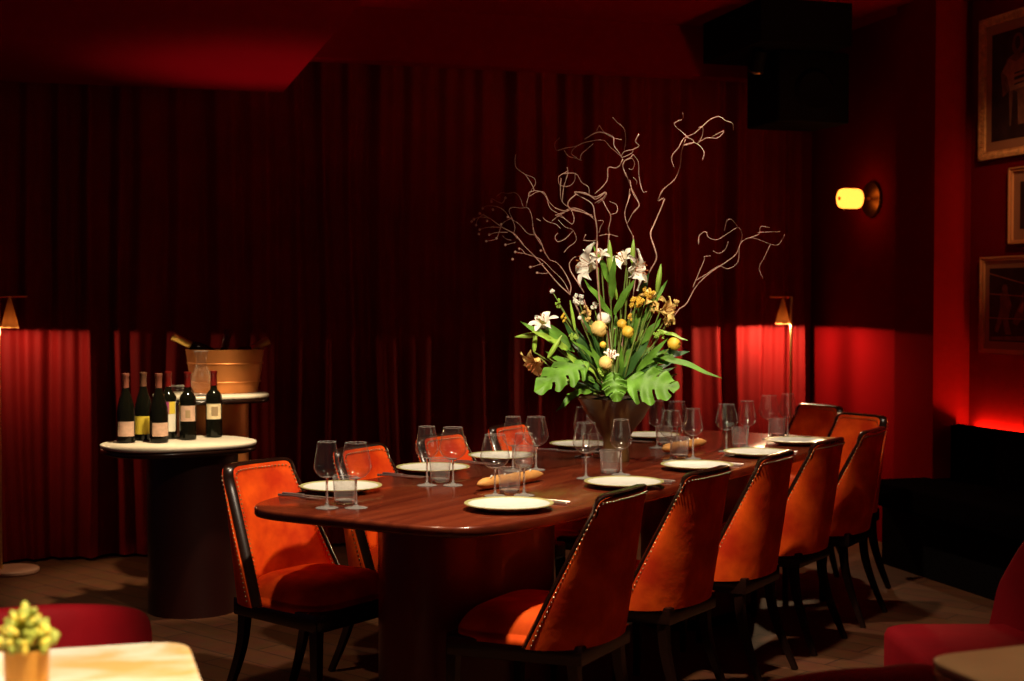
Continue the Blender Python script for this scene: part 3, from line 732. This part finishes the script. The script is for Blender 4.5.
# leaf blades
def leaf(a, b, w, nrm=None, curl=.15, fold_=.25, wave=0, tipk=1.0):
    """lance leaf from a to b"""
    a = Vector(a); b = Vector(b); L = (b - a).length; d = (b - a).normalized()
    nrm = Vector(nrm) if nrm is not None else -FW + Vector((0, 0, .5)); s = d.cross(nrm).normalized(); n = s.cross(d).normalized()
    def fn(u, v):
        x = (v - .5) * 2; ww = w * (math.sin(PI * u ** .8) ** .85) * (1 - .15 * u) + .0006
        bend = curl * L * (u * (1 - u)) * 1.6
        return a + d * (u * L) + s * (x * ww) + n * (bend - fold_ * ww * (1 - abs(x)) + wave * math.sin(u * 14) * abs(x) * w)
    return MB().grid(fn, 14, 4)
def monstera(a, b, w, nrm, cuts, seed):
    """split leaf: fingers radiating from the midrib"""
    a = Vector(a); b = Vector(b); L = (b - a).length; d = (b - a).normalized(); nrm = Vector(nrm); s = d.cross(nrm).normalized(); n = s.cross(d).normalized()
    mb = MB(); N = 60
    def halfw(u): return w * (max(0, math.sin(PI * min(1, u * .93 + .07))) ** .6) * (1.05 - .35 * u)
    for sd in (-1, 1):
        for i in range(N):
            u0, u1 = i / N, (i + 1) / N
            ph = (u0 * cuts) % 1.0
            lim = 1.0 if ph > .17 or u0 < .2 or u0 > .90 else .42
            rows = []
            for u in (u0, u1):
                r = []
                for k in range(7):
                    x = k / 6 * lim; hw = halfw(u)
                    sweep = .30 * x * x
                    p = a + d * ((u + sweep * .45) * L) + s * (sd * x * hw) + n * (.10 * L * math.sin(PI * u) - .22 * hw * x * x + .012 * math.sin(u * cuts * 2 * PI) * x)
                    r.append(p)
                rows.append(r)
            vs = rows[0] + rows[1]; fs = [(k, k + 1, 8 + k, 7 + k) for k in range(6)]
            mb.add(vs, fs)
    return mb
def stemtube(parent, pts, r=.003, m='stem_green', name='flower_stem'):
    return MB().tube(smooth_path(pts), r, 6).build(name, m, parent)
NF = -FW
base = lambda dx=0: Pq(614 + dx, 400, 0)
def lily(x, y, dd, dirv, size, m, roll=0, opened=1.0):
    c0 = Pq(x, y, dd); dirv = Vector(dirv).normalized(); M = lookM(c0, dirv, roll)
    mb = MB()
    for k in range(6):
        inner_ = k % 2; an = k * PI / 3; w = size * (.27 if inner_ else .19)
        def fn(u, v, an=an, w=w):
            x_ = (v - .5) * 2; L = size
            r_ = L * (.08 + .80 * u ** 1.5 * opened); z_ = L * (.85 * u - .62 * max(0, u - .45) ** 1.6 * 2.2 * opened)
            ww = w * (math.sin(PI * (.08 + .92 * u) ** .85)) + .001
            t_ = Vector((math.cos(an), math.sin(an), 0)); s_ = Vector((-math.sin(an), math.cos(an), 0))
            return t_ * r_ + s_ * (x_ * ww) + Vector((0, 0, z_ - .35 * size * .55 + abs(x_) * w * .35 + .05 * size * x_ * math.sin(u * 9 + an)))
        mb.grid(fn, 10, 4, M=M)
    f = mb.build('lily_flower', m, fl, ang=180)
    st = MB()
    for k in range(6):
        an = k * PI / 3 + .4; e = Vector((math.cos(an) * size * .22, math.sin(an) * size * .22, size * .55))
        st.tube([(0, 0, -size * .1), tuple(e)], .0008, 4, M=M); st.ball(e, .0035, 6, 4, M=M, sq=(.7, .7, 1.6))
    st.build('stamens', 'anther', f)
    stemtube(fl, [base(), Pq((x + 614) / 2, (y + 400) / 2 + 8, dd * .5), c0 - dirv * size * .25], .0028)
    return f
U_ = lambda x, y, z: RT * x + Vector((0, 0, 1)) * y - FW * z   # right, up, toward viewer
lily(592, 266, -.06, U_(-.95, .25, .35), .105, 'petal_white', .3)
lily(600, 258, -.02, U_(-.3, .75, .5), .06, 'petal_white', .9)
lily(624, 262, -.03, U_(-.55, .65, .4), .075, 'petal_white', .1)
lily(633, 270, -.08, U_(.85, .05, .5), .095, 'petal_white', .4)
lily(544, 325, -.05, U_(-.35, .75, .5), .075, 'petal_white', .5)
lily(537, 361, -.08, U_(-.55, -.55, .45), .080, 'petal_cream', .2)
lily(664, 311, -.06, U_(.75, .15, .5), .075, 'petal_cream', .0)
lily(650, 300, -.02, U_(.3, .6, .6), .06, 'petal_cream', .7)
lily(610, 358, -.15, U_(.2, .75, .6), .055, 'petal_white', .7, .6)
def bud(x0, y0, x1, y1, r, dd=-.04, m='leaf_light'):
    a = Pq(x0, y0, dd); b = Pq(x1, y1, dd); d = b - a; n = 9
    MB().tube([a + d * (i / n) for i in range(n + 1)], [max(.0006, r * math.sin(PI * (.12 + .86 * (i / n) ** .9)) ** .8) for i in range(n + 1)], 8).build('lily_bud', m, fl)
    stemtube(fl, [base(), Pq((x0 + 614) / 2, (y0 + 400) / 2, dd * .5), a], .0024)
bud(610, 272, 609.5, 240, .012); bud(632, 263, 633.5, 239, .010); bud(657, 292, 661, 264, .011); bud(541, 334, 515, 337, .011); bud(534, 352, 536, 330, .010, -.07)
bud(548, 358, 562, 335, .010, -.1); bud(575, 330, 570, 300, .007); bud(626, 300, 631, 283, .007, .02)
LEAVES = [((612,290),(592,244),.016,0,'leaf'),((612,300),(615,255),.018,-.05,'leaf'),((612,318),(583,279),.017,-.08,'leaf'),((614,315),(636,278),.016,-.05,'leaf'),((617,300),(604,262),.014,.02,'leaf_light'),
 ((640,330),(668,280),.016,0,'leaf'),((636,310),(649,272),.015,.02,'leaf_dark'),((575,352),(520,322),.020,-.06,'leaf'),((572,345),(536,318),.016,-.02,'leaf'),((568,350),(548,338),.014,-.08,'leaf_light'),
 ((600,375),(563,322),.024,-.02,'leaf_dark'),((590,380),(545,352),.020,-.06,'leaf'),((585,385),(556,412),.016,-.12,'leaf'),((590,370),(560,372),.016,-.12,'leaf_light'),((610,385),(590,345),.017,-.09,'leaf'),
 ((645,352),(722,379),.016,-.10,'leaf'),((640,360),(690,352),.022,.0,'leaf_dark'),((655,330),(688,341),.010,-.05,'leaf_light'),((640,345),(662,318),.018,-.02,'leaf'),((630,350),(642,300),.013,0,'leaf'),
 ((622,380),(650,340),.018,-.06,'leaf_dark'),((630,385),(665,350),.020,-.02,'leaf'),((616,390),(621,345),.014,-.12,'leaf'),((605,390),(581,360),.016,-.14,'leaf_light'),((622,398),(612,372),.020,-.17,'leaf'),
 ((608,398),(596,378),.016,-.15,'leaf_dark'),((628,372),(648,310),.010,.04,'leaf_light'),((600,345),(585,310),.010,.02,'stem_green'),((583,372),(566,352),.012,-.12,'leaf_light'),((597,360),(570,340),.012,-.1,'leaf'),
 ((636,372),(668,338),.014,-.1,'leaf'),((560,345),(530,330),.012,-.1,'leaf_light'),((592,392),(566,395),.013,-.16,'leaf')]
for i, (a, b, w, dd, m_) in enumerate(LEAVES):
    rr = random.Random(i)
    nr = NF * 1.0 + Vector((rr.uniform(-.5, .5), rr.uniform(-.3, .3), rr.uniform(.3, 1.1)))
    leaf(Pq(*a, dd * .6), Pq(*b, dd - .03), w, nr, curl=rr.uniform(.08, .22), wave=.25).build('lance_leaf', m_, fl, ang=180)
rl = random.Random(21)
for i in range(46):
    th = R(rl.uniform(-78, 78)); L_ = rl.uniform(55, 95) * (1 - .25 * abs(math.sin(th))); r0 = rl.uniform(.25, .55)
    bx, by = 613 + 1.0 * math.sin(th) * L_, 396 - 1.02 * math.cos(th) * L_
    ax, ay = 613 + math.sin(th) * L_ * r0 * .8, 398 - math.cos(th) * L_ * r0
    dd = rl.uniform(-.10, .12)
    leaf(Pq(ax, ay, dd * .6), Pq(bx + rl.uniform(-9, 9), by, dd), rl.uniform(.008, .017), NF + Vector((rl.uniform(-.6, .6), rl.uniform(-.4, .4), rl.uniform(.2, 1.1))), curl=rl.uniform(.05, .2), wave=.3).build('lance_leaf', rl.choice(['leaf', 'leaf_dark', 'leaf', 'leaf_light', 'leaf_dark']), fl, ang=180)
# monstera leaves
def mons(a, b, w, nrm, cuts, da, db, m='leaf'):
    monstera(Pq(*a, da), Pq(*b, db), w, nrm, cuts, 0).build('monstera_leaf', m, fl, ang=180)
    stemtube(fl, [base(), (base() + Pq(*a, da)) / 2 + Vector((0, 0, .02)), Pq(*a, da)], .003)
mons((588, 362), (541, 388), .085, NF * .7 + Vector((0, 0, .8)) + RT * -.2, 4, -.12, -.22)
mons((624, 383), (673, 388), .105, NF * .8 + Vector((0, 0, .7)) + RT * .2, 3.4, -.14, -.20)
mons((632, 380), (668, 356), .06, NF * .5 + Vector((0, 0, .9)), 5, -.05, -.05)
mons((612, 372), (617, 398), .055, NF * .9 + Vector((0, 0, .5)), 4, -.16, -.20)
# flower heads
def cluster(x, y, rx, ry, n, r, m, dd, seed, name='blossom_cluster'):
    rnd = random.Random(seed); mb = MB(); c0 = Pq(x, y, dd)
    for i in range(n):
        a = rnd.uniform(0, 2 * PI); e = rnd.uniform(-1, 1); k = rnd.uniform(.55, 1)
        s = math.sqrt(1 - e * e); p = c0 + RT * (rx * k * s * math.cos(a)) + FW * (rx * k * s * math.sin(a)) + Vector((0, 0, ry * k * e))
        for q in range(4):
            aa = q * PI / 2 + rnd.uniform(0, 1); mb.ball(p + (RT * math.cos(aa) + UP * math.sin(aa)) * r * .75 - FW * .002, r * .75, 5, 3)
    mb.build(name, m, fl, ang=180); stemtube(fl, [base(), Pq((x + 614) / 2 + 1, (y + 400) / 2, dd * .5), c0], .002)
cluster(578, 300, .022, .026, 16, .0058, 'petal_white', -.02, 1); cluster(586, 314, .022, .030, 18, .0048, 'petal_cream', -.04, 2); cluster(594, 306, .018, .014, 10, .0045, 'petal_white', -.05, 3)
cluster(636, 303, .032, .024, 26, .0055, 'petal_yellow', -.07, 4); cluster(648, 292, .030, .020, 20, .0052, 'petal_yellow', -.04, 5); cluster(655, 308, .026, .028, 20, .0048, 'petal_cream', -.03, 6)
cluster(675, 303, .014, .016, 9, .0048, 'petal_cream', 0, 7); cluster(630, 318, .010, .022, 9, .004, 'petal_yellow', -.05, 8); cluster(552, 291, .008, .007, 6, .004, 'petal_white', -.02, 9)
cluster(558, 303, .010, .022, 9, .004, 'leaf_light', -.02, 10); cluster(564, 318, .010, .016, 8, .004, 'petal_yellow', -.03, 11); cluster(660, 335, .028, .020, 18, .005, 'leaf_light', -.05, 12)
cluster(590, 330, .014, .022, 12, .0045, 'petal_yellow', -.06, 13); cluster(573, 337, .016, .018, 12, .0045, 'leaf_light', -.08, 14)
cluster(644, 322, .016, .03, 14, .0045, 'leaf', 0, 15); cluster(668, 322, .02, .02, 14, .005, 'petal_cream', -.02, 16); cluster(602, 372, .016, .016, 10, .005, 'leaf_light', -.16, 17)
def rosehead(x, y, r, m, dd):
    c0 = Pq(x, y, dd); mb = MB()
    for k in range(9):
        a = k * 2.4; tl = .25 + .08 * k; n_ = Vector((math.cos(a) * tl, -.5 * 1, math.sin(a) * tl)); n_ = (RT * math.cos(a) * tl + UP * (math.sin(a) * tl + .35) - FW * .5)
        M = lookM(c0, n_, a)
        mb.grid(lambda u, v: (r * .98 * math.sin(v * PI * .62) * math.cos((u - .5) * 2.6), r * .98 * math.sin(v * PI * .62) * math.sin((u - .5) * 2.6), r * (math.cos(v * PI * .62)) * (1 - .05 * (k % 3))), 8, 6, M=M)
    for k in range(7):
        a = k * .9 + 1; M = lookM(c0, RT * math.cos(a) * .5 + UP * (math.sin(a) * .5 + .5) - FW * .6, a * 2)
        mb.grid(lambda u, v: (r * 1.12 * math.sin(v * PI * .5) * math.cos((u - .5) * 1.8), r * 1.12 * math.sin(v * PI * .5) * math.sin((u - .5) * 1.8), r * (.25 + .78 * math.cos(v * PI * .5))), 6, 5, M=M)
    mb.ball(c0, r * .8, 12, 8)
    mb.build('rose_head', m, fl, ang=180); stemtube(fl, [base(), Pq((x + 614) / 2, (y + 400) / 2, dd * .6), c0], .0025)
rosehead(599, 329, .029, 'petal_cream', -.08); rosehead(604, 318, .024, 'petal_white', -.05); rosehead(622, 324, .017, 'petal_yellow', -.08); rosehead(628, 332, .021, 'petal_yellow', -.09)
rosehead(603, 345, .012, 'petal_yellow', -.10); rosehead(674, 344, .023, 'petal_yellow', -.06); rosehead(606, 363, .024, 'petal_cream', -.17); rosehead(580, 318, .008, 'petal_white', -.08)
for k in range(14):
    rr = random.Random(100 + k); x = 590 + k * 4.0 + rr.uniform(-2, 2)
    stemtube(fl, [Pq(608 + k * .9, 400, rr.uniform(-.05, .05)), Pq((x + 614) / 2 + rr.uniform(-3, 3), 362, rr.uniform(-.08, .08)), Pq(x, 300 + rr.uniform(0, 35), rr.uniform(-.08, .08))], rr.uniform(.0018, .0032), 'stem_green' if k % 3 else 'bark')

# ------------------------------------------------------------------ nesting console tables with bottles
def rounded(cx, cy, a, b, p, rot, n=80):
    return [(cx + x * math.cos(rot) - y * math.sin(rot), cy + x * math.sin(rot) + y * math.cos(rot)) for x, y in outline(a, b, p, n)]
t = thing('console_table', 'low stone-topped side table on a dark drum, holding the wine bottles', 'side table', (.34, 6.48, 0))
top = rounded(0, 0, .335, .265, 2.6, R(20))
MB().prism(top, .742, .76, bev=.006, bz=.006).build('tabletop', 'console_stone', t, ang=60)
MB().prism(top, .715, .742, bev=.012, bz=.010).build('edge_band', 'dark_wood', t, ang=60)
MB().prism(rounded(.06, .03, .20, .20, 2, 0), 0, .715).build('drum_base', 'drum_lacquer', t, ang=60)
t = thing('console_table', 'taller stone-topped side table on a bronze drum, carrying the copper wine tub', 'side table', (.55, 7.02, 0))
top = rounded(-.03, 0, .27, .235, 2.8, R(8))
MB().prism(top, .922, .94, bev=.006, bz=.006).build('tabletop', 'console_stone', t, ang=60)
MB().prism(top, .900, .922, bev=.010, bz=.008).build('edge_band', 'dark_wood', t, ang=60)
MB().prism(rounded(-.02, .01, .17, .15, 2, 0), 0, .900).build('drum_base', 'copper', t, ang=60)

def bottle(loc, kind, cap, lab, label, zoff=0, tilt=None, extra=None):
    t = thing('wine_bottle', label, 'bottle', loc, group='wine bottles on the side table')
    if kind == 'burg':
        prof = [(0, .004), (.034, 0), (.0405, .004), (.041, .13), (.038, .155), (.029, .19), (.019, .222), (.0145, .245), (.0138, .296), (.0152, .297), (.0152, .303), (0, .303)]; lz = (.04, .105); R_ = .0412
    else:
        prof = [(0, .004), (.032, 0), (.0375, .004), (.038, .175), (.036, .192), (.027, .208), (.0168, .219), (.0142, .235), (.0136, .297), (.015, .298), (.015, .304), (0, .304)]; lz = (.065, .15); R_ = .0382
    MB().lathe(prof, 28).build('glass_body', 'bottle_dark', t, ang=50)
    MB().lathe([(.0150, .238), (.0150, .292), (.0165, .294), (.0165, .306), (0, .307)], 20).build('capsule', cap, t, ang=50)
    if lab:
        d = CAM - Vector(loc); a0 = math.atan2(d.y, d.x) + (lab[2] if len(lab) > 2 else 0)
        z0, z1 = lab[1] if lab[1] else lz
        def patch(za, zb, ha, mm, name, rr=R_, ce=0, par=t):
            mb = MB(); mb.grid(lambda u, v: (rr * math.cos(a0 + ce + (u - .5) * 2 * ha), rr * math.sin(a0 + ce + (u - .5) * 2 * ha), za + (zb - za) * v), 14, 1); return mb.build(name, mm, par, weld=False)
        l = patch(z0, z1, 1.0, lab[0], 'label')
        for (za, zb, ha, mm, ce) in (extra or []): patch(za, zb, ha, mm, 'label_print', R_ + .0006, ce, l)
    return t
def cz(x, y): p = onz(x, y, .7605); return p
bottle(cz(126, 442.5), 'burg', 'capsule_pink', ('label_pink', (.03, .095)), 'sloping-shouldered dark wine bottle, leftmost on the low side table')
bottle(cz(143.5, 440), 'burg', 'capsule_brown', ('label_yellow', (.03, .11), -.1), 'dark wine bottle with bright yellow label, brown cap', extra=None)
bottle(cz(159, 442.5), 'burg', 'capsule_pink', ('label_pink', (.03, .09), .25), 'sloping-shouldered dark wine bottle with pale pink cap, standing in front')
bottle(cz(168.5, 438.6), 'bord', 'capsule_red', ('label_white', (.035, .17)), 'red-capped wine bottle with a purple, yellow and white label', extra=[(.115, .17, .42, 'label_magenta', -.30), (.115, .17, .45, 'label_yellow', .45)])
bottle(cz(188, 439.5), 'bord', 'capsule_red', ('label_pink', (.085, .155)), 'straight dark wine bottle with dull pink label, second from right', extra=[(.10, .135, .28, 'label_ink', 0)])
bottle(cz(214, 437), 'bord', 'capsule_red', ('label_cream', (.085, .155)), 'straight dark wine bottle with cream label, rightmost on the low table', extra=[(.10, .142, .40, 'label_ink', .1)])

def decanter(loc, label, flare):
    t = thing('decanter', label, 'decanter', loc, group='glass decanters')
    o_ = [(0, .003), (.05, 0), (.062, .008), (.066, .03), (.056, .075), (.036, .115), (.025, .145), (.024, .175), (.034, .21)] if not flare else [(0, .003), (.04, 0), (.044, .01), (.040, .05), (.030, .09), (.024, .13), (.030, .17), (.044, .21), (.052, .235)]
    sm = [(p.x, p.y) for p in smooth_path([(a, b, 0) for a, b in o_], 3)]
    MB().lathe([(max(0, a), b) for a, b in sm[2:]], 32).build('glass_body', 'thin_glass', t, ang=60)
    MB().lathe([(0, .0005), (sm[3][0], .0005), (sm[5][0], .006), (0, .009)], 32).build('thick_base', 'clear_glass', t, ang=60)
    MB().lathe([(sm[-1][0] + .0011 * math.cos(a), sm[-1][1] + .0011 * math.sin(a)) for a in [i * PI / 3 for i in range(7)]], 32).build('rim', 'clear_glass', t, ang=180)
p = Vector((.463, 6.855, .9405)); decanter(p, 'clear glass decanter with narrow neck before the copper tub', False)
p = cz(178.5, 436.8); decanter(p, 'clear flared glass carafe standing among the wine bottles', True)

# copper tub with bottle necks
p = Vector((.592, 7.075, .9405)); tub = thing('wine_tub', 'oval copper tub holding bottles, on the taller side table', 'wine bucket', (p.x, p.y, .9405), -YAW * .6)
prof = [(0, 0), (.125, 0), (.13, .004), (.140, .06), (.147, .12), (.157, .205), (.160, .212), (.154, .212), (.137, .11), (.12, .02), (0, .015)]
MB().lathe(prof, 56, ex=1.20).build('tub_body', 'copper', tub, ang=50)
for z, r_ in ((.145, .1515), (.055, .1415)):
    pts = [((r_ + .0005) * 1.2 * math.cos(2 * PI * i / 48), (r_ + .0005) * math.sin(2 * PI * i / 48), z) for i in range(49)]
    MB().tube(pts, .0035, 6, cap=False).build('hoop', 'copper', tub)
def tilted(loc, dirv, cap, label):
    t = thing('wine_bottle', label, 'bottle', loc, group='wine bottles in the copper tub'); M = lookM(Vector((0, 0, 0)), dirv)
    MB().lathe([(0, .0), (.034, 0), (.036, .004), (.036, .12), (.026, .15), (.0155, .17), (.0155, .25), (0, .255)], 20, M=M).build('glass_body', 'bottle_dark', t)
    MB().lathe([(.0165, .150), (.0185, .170), (.0185, .235), (.021, .238), (.021, .262), (0, .264)], 20, M=M).build('capsule', cap, t)
T0 = tub.location
tilted(T0 + Vector((-.02, -.01, .155)), (-.86, -.05, .46), 'capsule_gold', 'gold-foiled bottle leaning out of the left of the copper tub')
tilted(T0 + Vector((-.01, .05, .13)), (.80, .1, .42), 'capsule_gold', 'gold-foiled bottle showing at the right rim of the copper tub')
tilted(T0 + Vector((-.03, .04, .06)), (.22, .35, .9), 'capsule_red', 'dark bottle with red cap in the middle of the copper tub')

# ------------------------------------------------------------------ foreground left: marble table, pot plant, barrel chair
def quad_round(pts, r, n=6):
    out = []; m_ = len(pts)
    for i in range(m_):
        p = Vector(pts[i]).to_2d(); a = (Vector(pts[i - 1]).to_2d() - p).normalized(); b = (Vector(pts[(i + 1) % m_]).to_2d() - p).normalized()
        for k in range(n + 1):
            t_ = k / n; q0 = p + a * r * (1 - t_); q1 = p + b * r * t_; out.append(tuple(q0.lerp(q1, t_)))
    return out
p0 = Vector((.155, 2.705)); e1 = Vector((.07, -1)).normalized(); e1 = Vector((.02, -1)).normalized(); e2 = Vector((-1, .01)).normalized()
t = thing('bistro_table', 'cream marble bistro table in the lower left corner', 'table', (p0.x - .4, p0.y - .4, 0))
o_ = Vector((p0.x - .4, p0.y - .4)); c_ = [p0 - o_, p0 + e2 * .8 - o_, p0 + e2 * .8 + e1 * .8 - o_, p0 + e1 * .8 - o_]
MB().prism(quad_round(c_, .07), .737, .75, bev=.004, bz=.004).build('tabletop', 'marble', t, ang=60)
MB().prism(quad_round(c_, .07), .712, .737, bev=.008, bz=.006).build('edge_band', 'bronze', t, ang=60)
MB().tube([(0, 0, .03), (0, 0, .712)], .03, 20).build('column', 'bronze', t)
MB().lathe([(0, 0), (.22, 0), (.22, .012), (.04, .035), (0, .035)], 40).build('foot_plate', 'bronze', t)
# pot plant
pd = 2.13; pp = ond(26, 600, pd); pl = thing('potted_succulent', 'small yellow-green succulent in a mustard pot on the marble table', 'plant', (pp.x, pp.y, .7505))
MB().lathe([(0, 0), (.028, 0), (.030, .004), (.033, .105), (.0345, .112), (.031, .112), (.028, .10), (0, .098)], 36).build('pot', 'pot_mustard', pl, ang=50)
MB().lathe([(0, .104), (.029, .102), (0, .09)], 20).build('soil', 'soil', pl)
rnd = random.Random(3); mbs = [MB(), MB()]
for k in range(120):
    a = rnd.uniform(0, 2 * PI); rr = .043 * math.sqrt(rnd.random()); h = .112 + .062 * (1 - (rr / .045) ** 2) * rnd.uniform(.6, 1) + rnd.uniform(-.004, .006)
    d = Vector((rr * math.cos(a), rr * math.sin(a), .05)); c_ = (rr * math.cos(a), rr * math.sin(a), h)
    mbs[0 if k % 3 else 1].ball((0, 0, 0), .0068, 7, 5, M=lookM(c_, d), sq=(.85, .85, 1.15))
    if k % 4 == 0: mbs[0].tube([(rr * .4 * math.cos(a), rr * .4 * math.sin(a), .10), c_], .002, 5)
mbs[0].build('succulent_leaves', 'succulent', pl, weld=False, ang=180); mbs[1].build('succulent_tips', 'succulent_tip', pl, weld=False, ang=180)

def barrel_chair(loc, rz, label, name='tub_chair', seat_h=.44, back_h=.77, rad=.30, m='red_velvet', open_=1.15):
    t = thing(name, label, 'chair', loc, rz, 'red tub chairs')
    def shell(u, v):
        a = -PI / 2 + (u - .5) * 2 * (PI - open_); ri, ro = rad - .07, rad
        # rounded section
        th = 2 * PI * v; cs, sn = math.cos(th), math.sin(th)
        rr = (ri + ro) / 2 + .037 * math.copysign(abs(cs) ** .6, cs)
        fall = 1 - .42 * max(0, abs(u - .5) * 2 - .12) ** 1.7
        zt = .30 + (back_h - .30) * fall; zc = (zt + .16) / 2; zh = (zt - .16) / 2
        z = zc + zh * math.copysign(abs(sn) ** .22, sn)
        return (rr * math.cos(a), rr * math.sin(a), z)
    s = MB().grid(shell, 48, 28)
    for u in (0, 1): s.f.append(tuple((48 if u else 0) * 29 + k for k in range(28)))
    s.build('backrest', m, t, ang=70)
    def cush(u, v):
        a = 2 * PI * u; r = (rad - .055) * math.sin(v * PI / 2); k = v ** 8
        return (r * math.cos(a), r * math.sin(a) * 1.05 + .03, seat_h - .10 * k + .008 * (1 - v))
    c = MB().grid(cush, 40, 10); c.lathe([(rad - .055, seat_h - .10), (rad - .06, seat_h - .16), (0, seat_h - .16)], 40, M=Matrix.Translation((0, .03, 0)) @ Matrix.Scale(1.05, 4, (0, 1, 0)))
    c.build('seat', m, t, ang=60)
    for sx in (-1, 1):
        for sy in (-1, 1): MB().tube([(sx * .17, sy * .17, .30), (sx * .21, sy * .21, 0)], [.02, .012], 10).build('leg', 'dark_wood', t)
    return t
q = ond(4, 600, 3.28); barrel_chair((q.x, q.y, 0), R(0), 'red velvet tub chair behind the marble table at lower left', rad=.33, back_h=.735)

# ------------------------------------------------------------------ foreground right
q0 = Vector((1.40, 2.215)); a1 = Vector((.97, .10)).normalized(); a2 = Vector((.02, -1)).normalized()
t = thing('bistro_table', 'tan-topped bistro table in the lower right corner', 'table', (q0.x + .4, q0.y - .4, 0))
o_ = Vector((q0.x + .4, q0.y - .4)); c_ = [q0 - o_, q0 + a1 * .8 - o_, q0 + a1 * .8 + a2 * .8 - o_, q0 + a2 * .8 - o_]
MB().prism(quad_round(c_, .07), .737, .75, bev=.004, bz=.004).build('tabletop', 'side_table_stone', t, ang=60)
MB().prism(quad_round(c_, .07), .712, .737, bev=.008, bz=.006).build('edge_band', 'bronze', t, ang=60)
MB().tube([(0, 0, .03), (0, 0, .712)], .03, 20).build('column', 'bronze', t)
MB().lathe([(0, 0), (.22, 0), (.22, .012), (.04, .035), (0, .035)], 40).build('foot_plate', 'bronze', t)
q = ond(838, 675, 3.15); barrel_chair((q.x, q.y - .0, 0), R(0), 'red velvet tub chair whose back just rises at the bottom edge', rad=.22, back_h=.617, seat_h=.40)
# lounge chair: square seat to the left, rounded back at right
lc = onz(945, 650, .45); t = thing('lounge_chair', 'dark red velvet lounge chair with rounded back at the right edge', 'chair', (lc.x + .09, lc.y - .01, 0), R(74))
MB().box((0, -.04, .35), (.56, .46, .22), bev=.06).build('seat', 'red_velvet', t, ang=80)
def lback(u, v):
    x = (u - .5) * .62; th = 2 * PI * v; w_ = 1 - abs(u - .5) ** 3 * 5
    top = .26 + .58 * w_ ** .5 if w_ > 0 else .26
    cs, sn = math.cos(th), math.sin(th)
    yc = -.175 - .05 * (1 - (2 * u - 1) ** 2)
    z = (.24 + (top)) / 2 + (top - .24) / 2 * math.copysign(abs(sn) ** .35, sn)
    return (x, yc + .065 * math.copysign(abs(cs) ** .7, cs) - .20 * (z - .3), z)
s = MB().grid(lback, 32, 24)
for i in (0, 32): s.f.append(tuple(i * 25 + k for k in range(24)))
s.build('backrest', 'red_velvet', t, ang=70)
for sx in (-1, 1):
    for sy in (-1, 1): MB().tube([(sx * .22, -.04 + sy * .17, .25), (sx * .24, -.04 + sy * .19, 0)], [.022, .014], 10).build('leg', 'dark_wood', t)

# ------------------------------------------------------------------ lights
def spot(name, loc, tgt, power, ang, blend=.3, col=(1, .80, .55), rad=.03):
    l = bpy.data.lights.new(name, 'SPOT'); l.energy = power; l.spot_size = R(ang); l.spot_blend = blend; l.color = col; l.shadow_soft_size = rad
    o = bpy.data.objects.new(name, l); COL.objects.link(o); o.location = loc
    o.rotation_euler = (Vector(tgt) - Vector(loc)).to_track_quat('-Z', 'Y').to_euler(); return o
def point(name, loc, power, col=(1, .6, .3), rad=.03):
    l = bpy.data.lights.new(name, 'POINT'); l.energy = power; l.color = col; l.shadow_soft_size = rad
    o = bpy.data.objects.new(name, l); COL.objects.link(o); o.location = loc; return o
WARM = (1, .74, .46)
spot('downlight_near_end', tuple(T(3.40, 1.84, 2.7)), tuple(T(3.95, 2.35, .75)), 280, 82, .75, (1, .80, .58), .05)
spot('downlight_table_corner', tuple(T(3.40, 2.95, 2.5)), tuple(T(3.6, 3.0, .5)), 62, 75, .6, WARM, .04)
spot('downlight_flowers', (1.35, 3.55, 2.85), (vc.x, vc.y, 1.35), 180, 32, .6, (1, .84, .6), .05)
spot('downlight_far', tuple(T(5.3, 2.3, 2.9)), tuple(T(5.7, 2.5, .75)), 140, 72, .6, (1, .78, .55), .05)
spot('downlight_console', (.55, 5.9, 2.5), (.38, 6.65, .8), 280, 34, .6, (1, .76, .45), .04)
spot('downlight_bistro', (.30, 1.75, 2.5), (-.02, 2.50, .75), 430, 42, .8, (1, .84, .6), .04)
spot('downlight_lounge', (2.1, 2.5, 2.9), (2.0, 2.9, .5), 13, 55, .6, (1, .6, .35), .04)
spot('downlight_right_table', (1.9, 1.5, 2.7), (1.68, 2.02, .75), 60, 24, .6, (1, .7, .4), .04)
spot('added_ceiling_fill', (.95, 7.35, 1.2), (.80, 7.1, 2.56), 30, 75, .9, (1, .5, .4), .03)  # added fill without a real fixture, brightens the dropped ceiling near its corner
spot('downlight_pictures', (3.6, 4.5, 2.9), (4.52, 6.10, 2.1), 62, 28, .9, (1, .5, .25), .04)
for nm, (lx, ly) in (('floor_lamp_light', LL), ('floor_lamp_light', LR)):
    spot(nm, (lx, ly, 1.248), (lx, ly, 0), 10 if lx < 0 else 28, 178, .03, (1, .62, .32), .02)

# ------------------------------------------------------------------ world and colour
w = bpy.data.worlds.new('world'); sc.world = w; w.use_nodes = True
w.node_tree.nodes['Background'].inputs['Color'].default_value = (1, .42, .62, 1); w.node_tree.nodes['Background'].inputs['Strength'].default_value = .024
sc.view_settings.view_transform = 'Standard'; sc.view_settings.look = 'None'; sc.view_settings.gamma = 1; sc.view_settings.exposure = 0
sc.view_settings.use_curve_mapping = False
sc.cycles.use_denoising = True; sc.cycles.max_bounces = 12; sc.cycles.transmission_bounces = 12; sc.cycles.transparent_max_bounces = 12
sc.cycles.sample_clamp_indirect = 4; sc.cycles.caustics_reflective = False; sc.cycles.caustics_refractive = False; sc.cycles.blur_glossy = 1
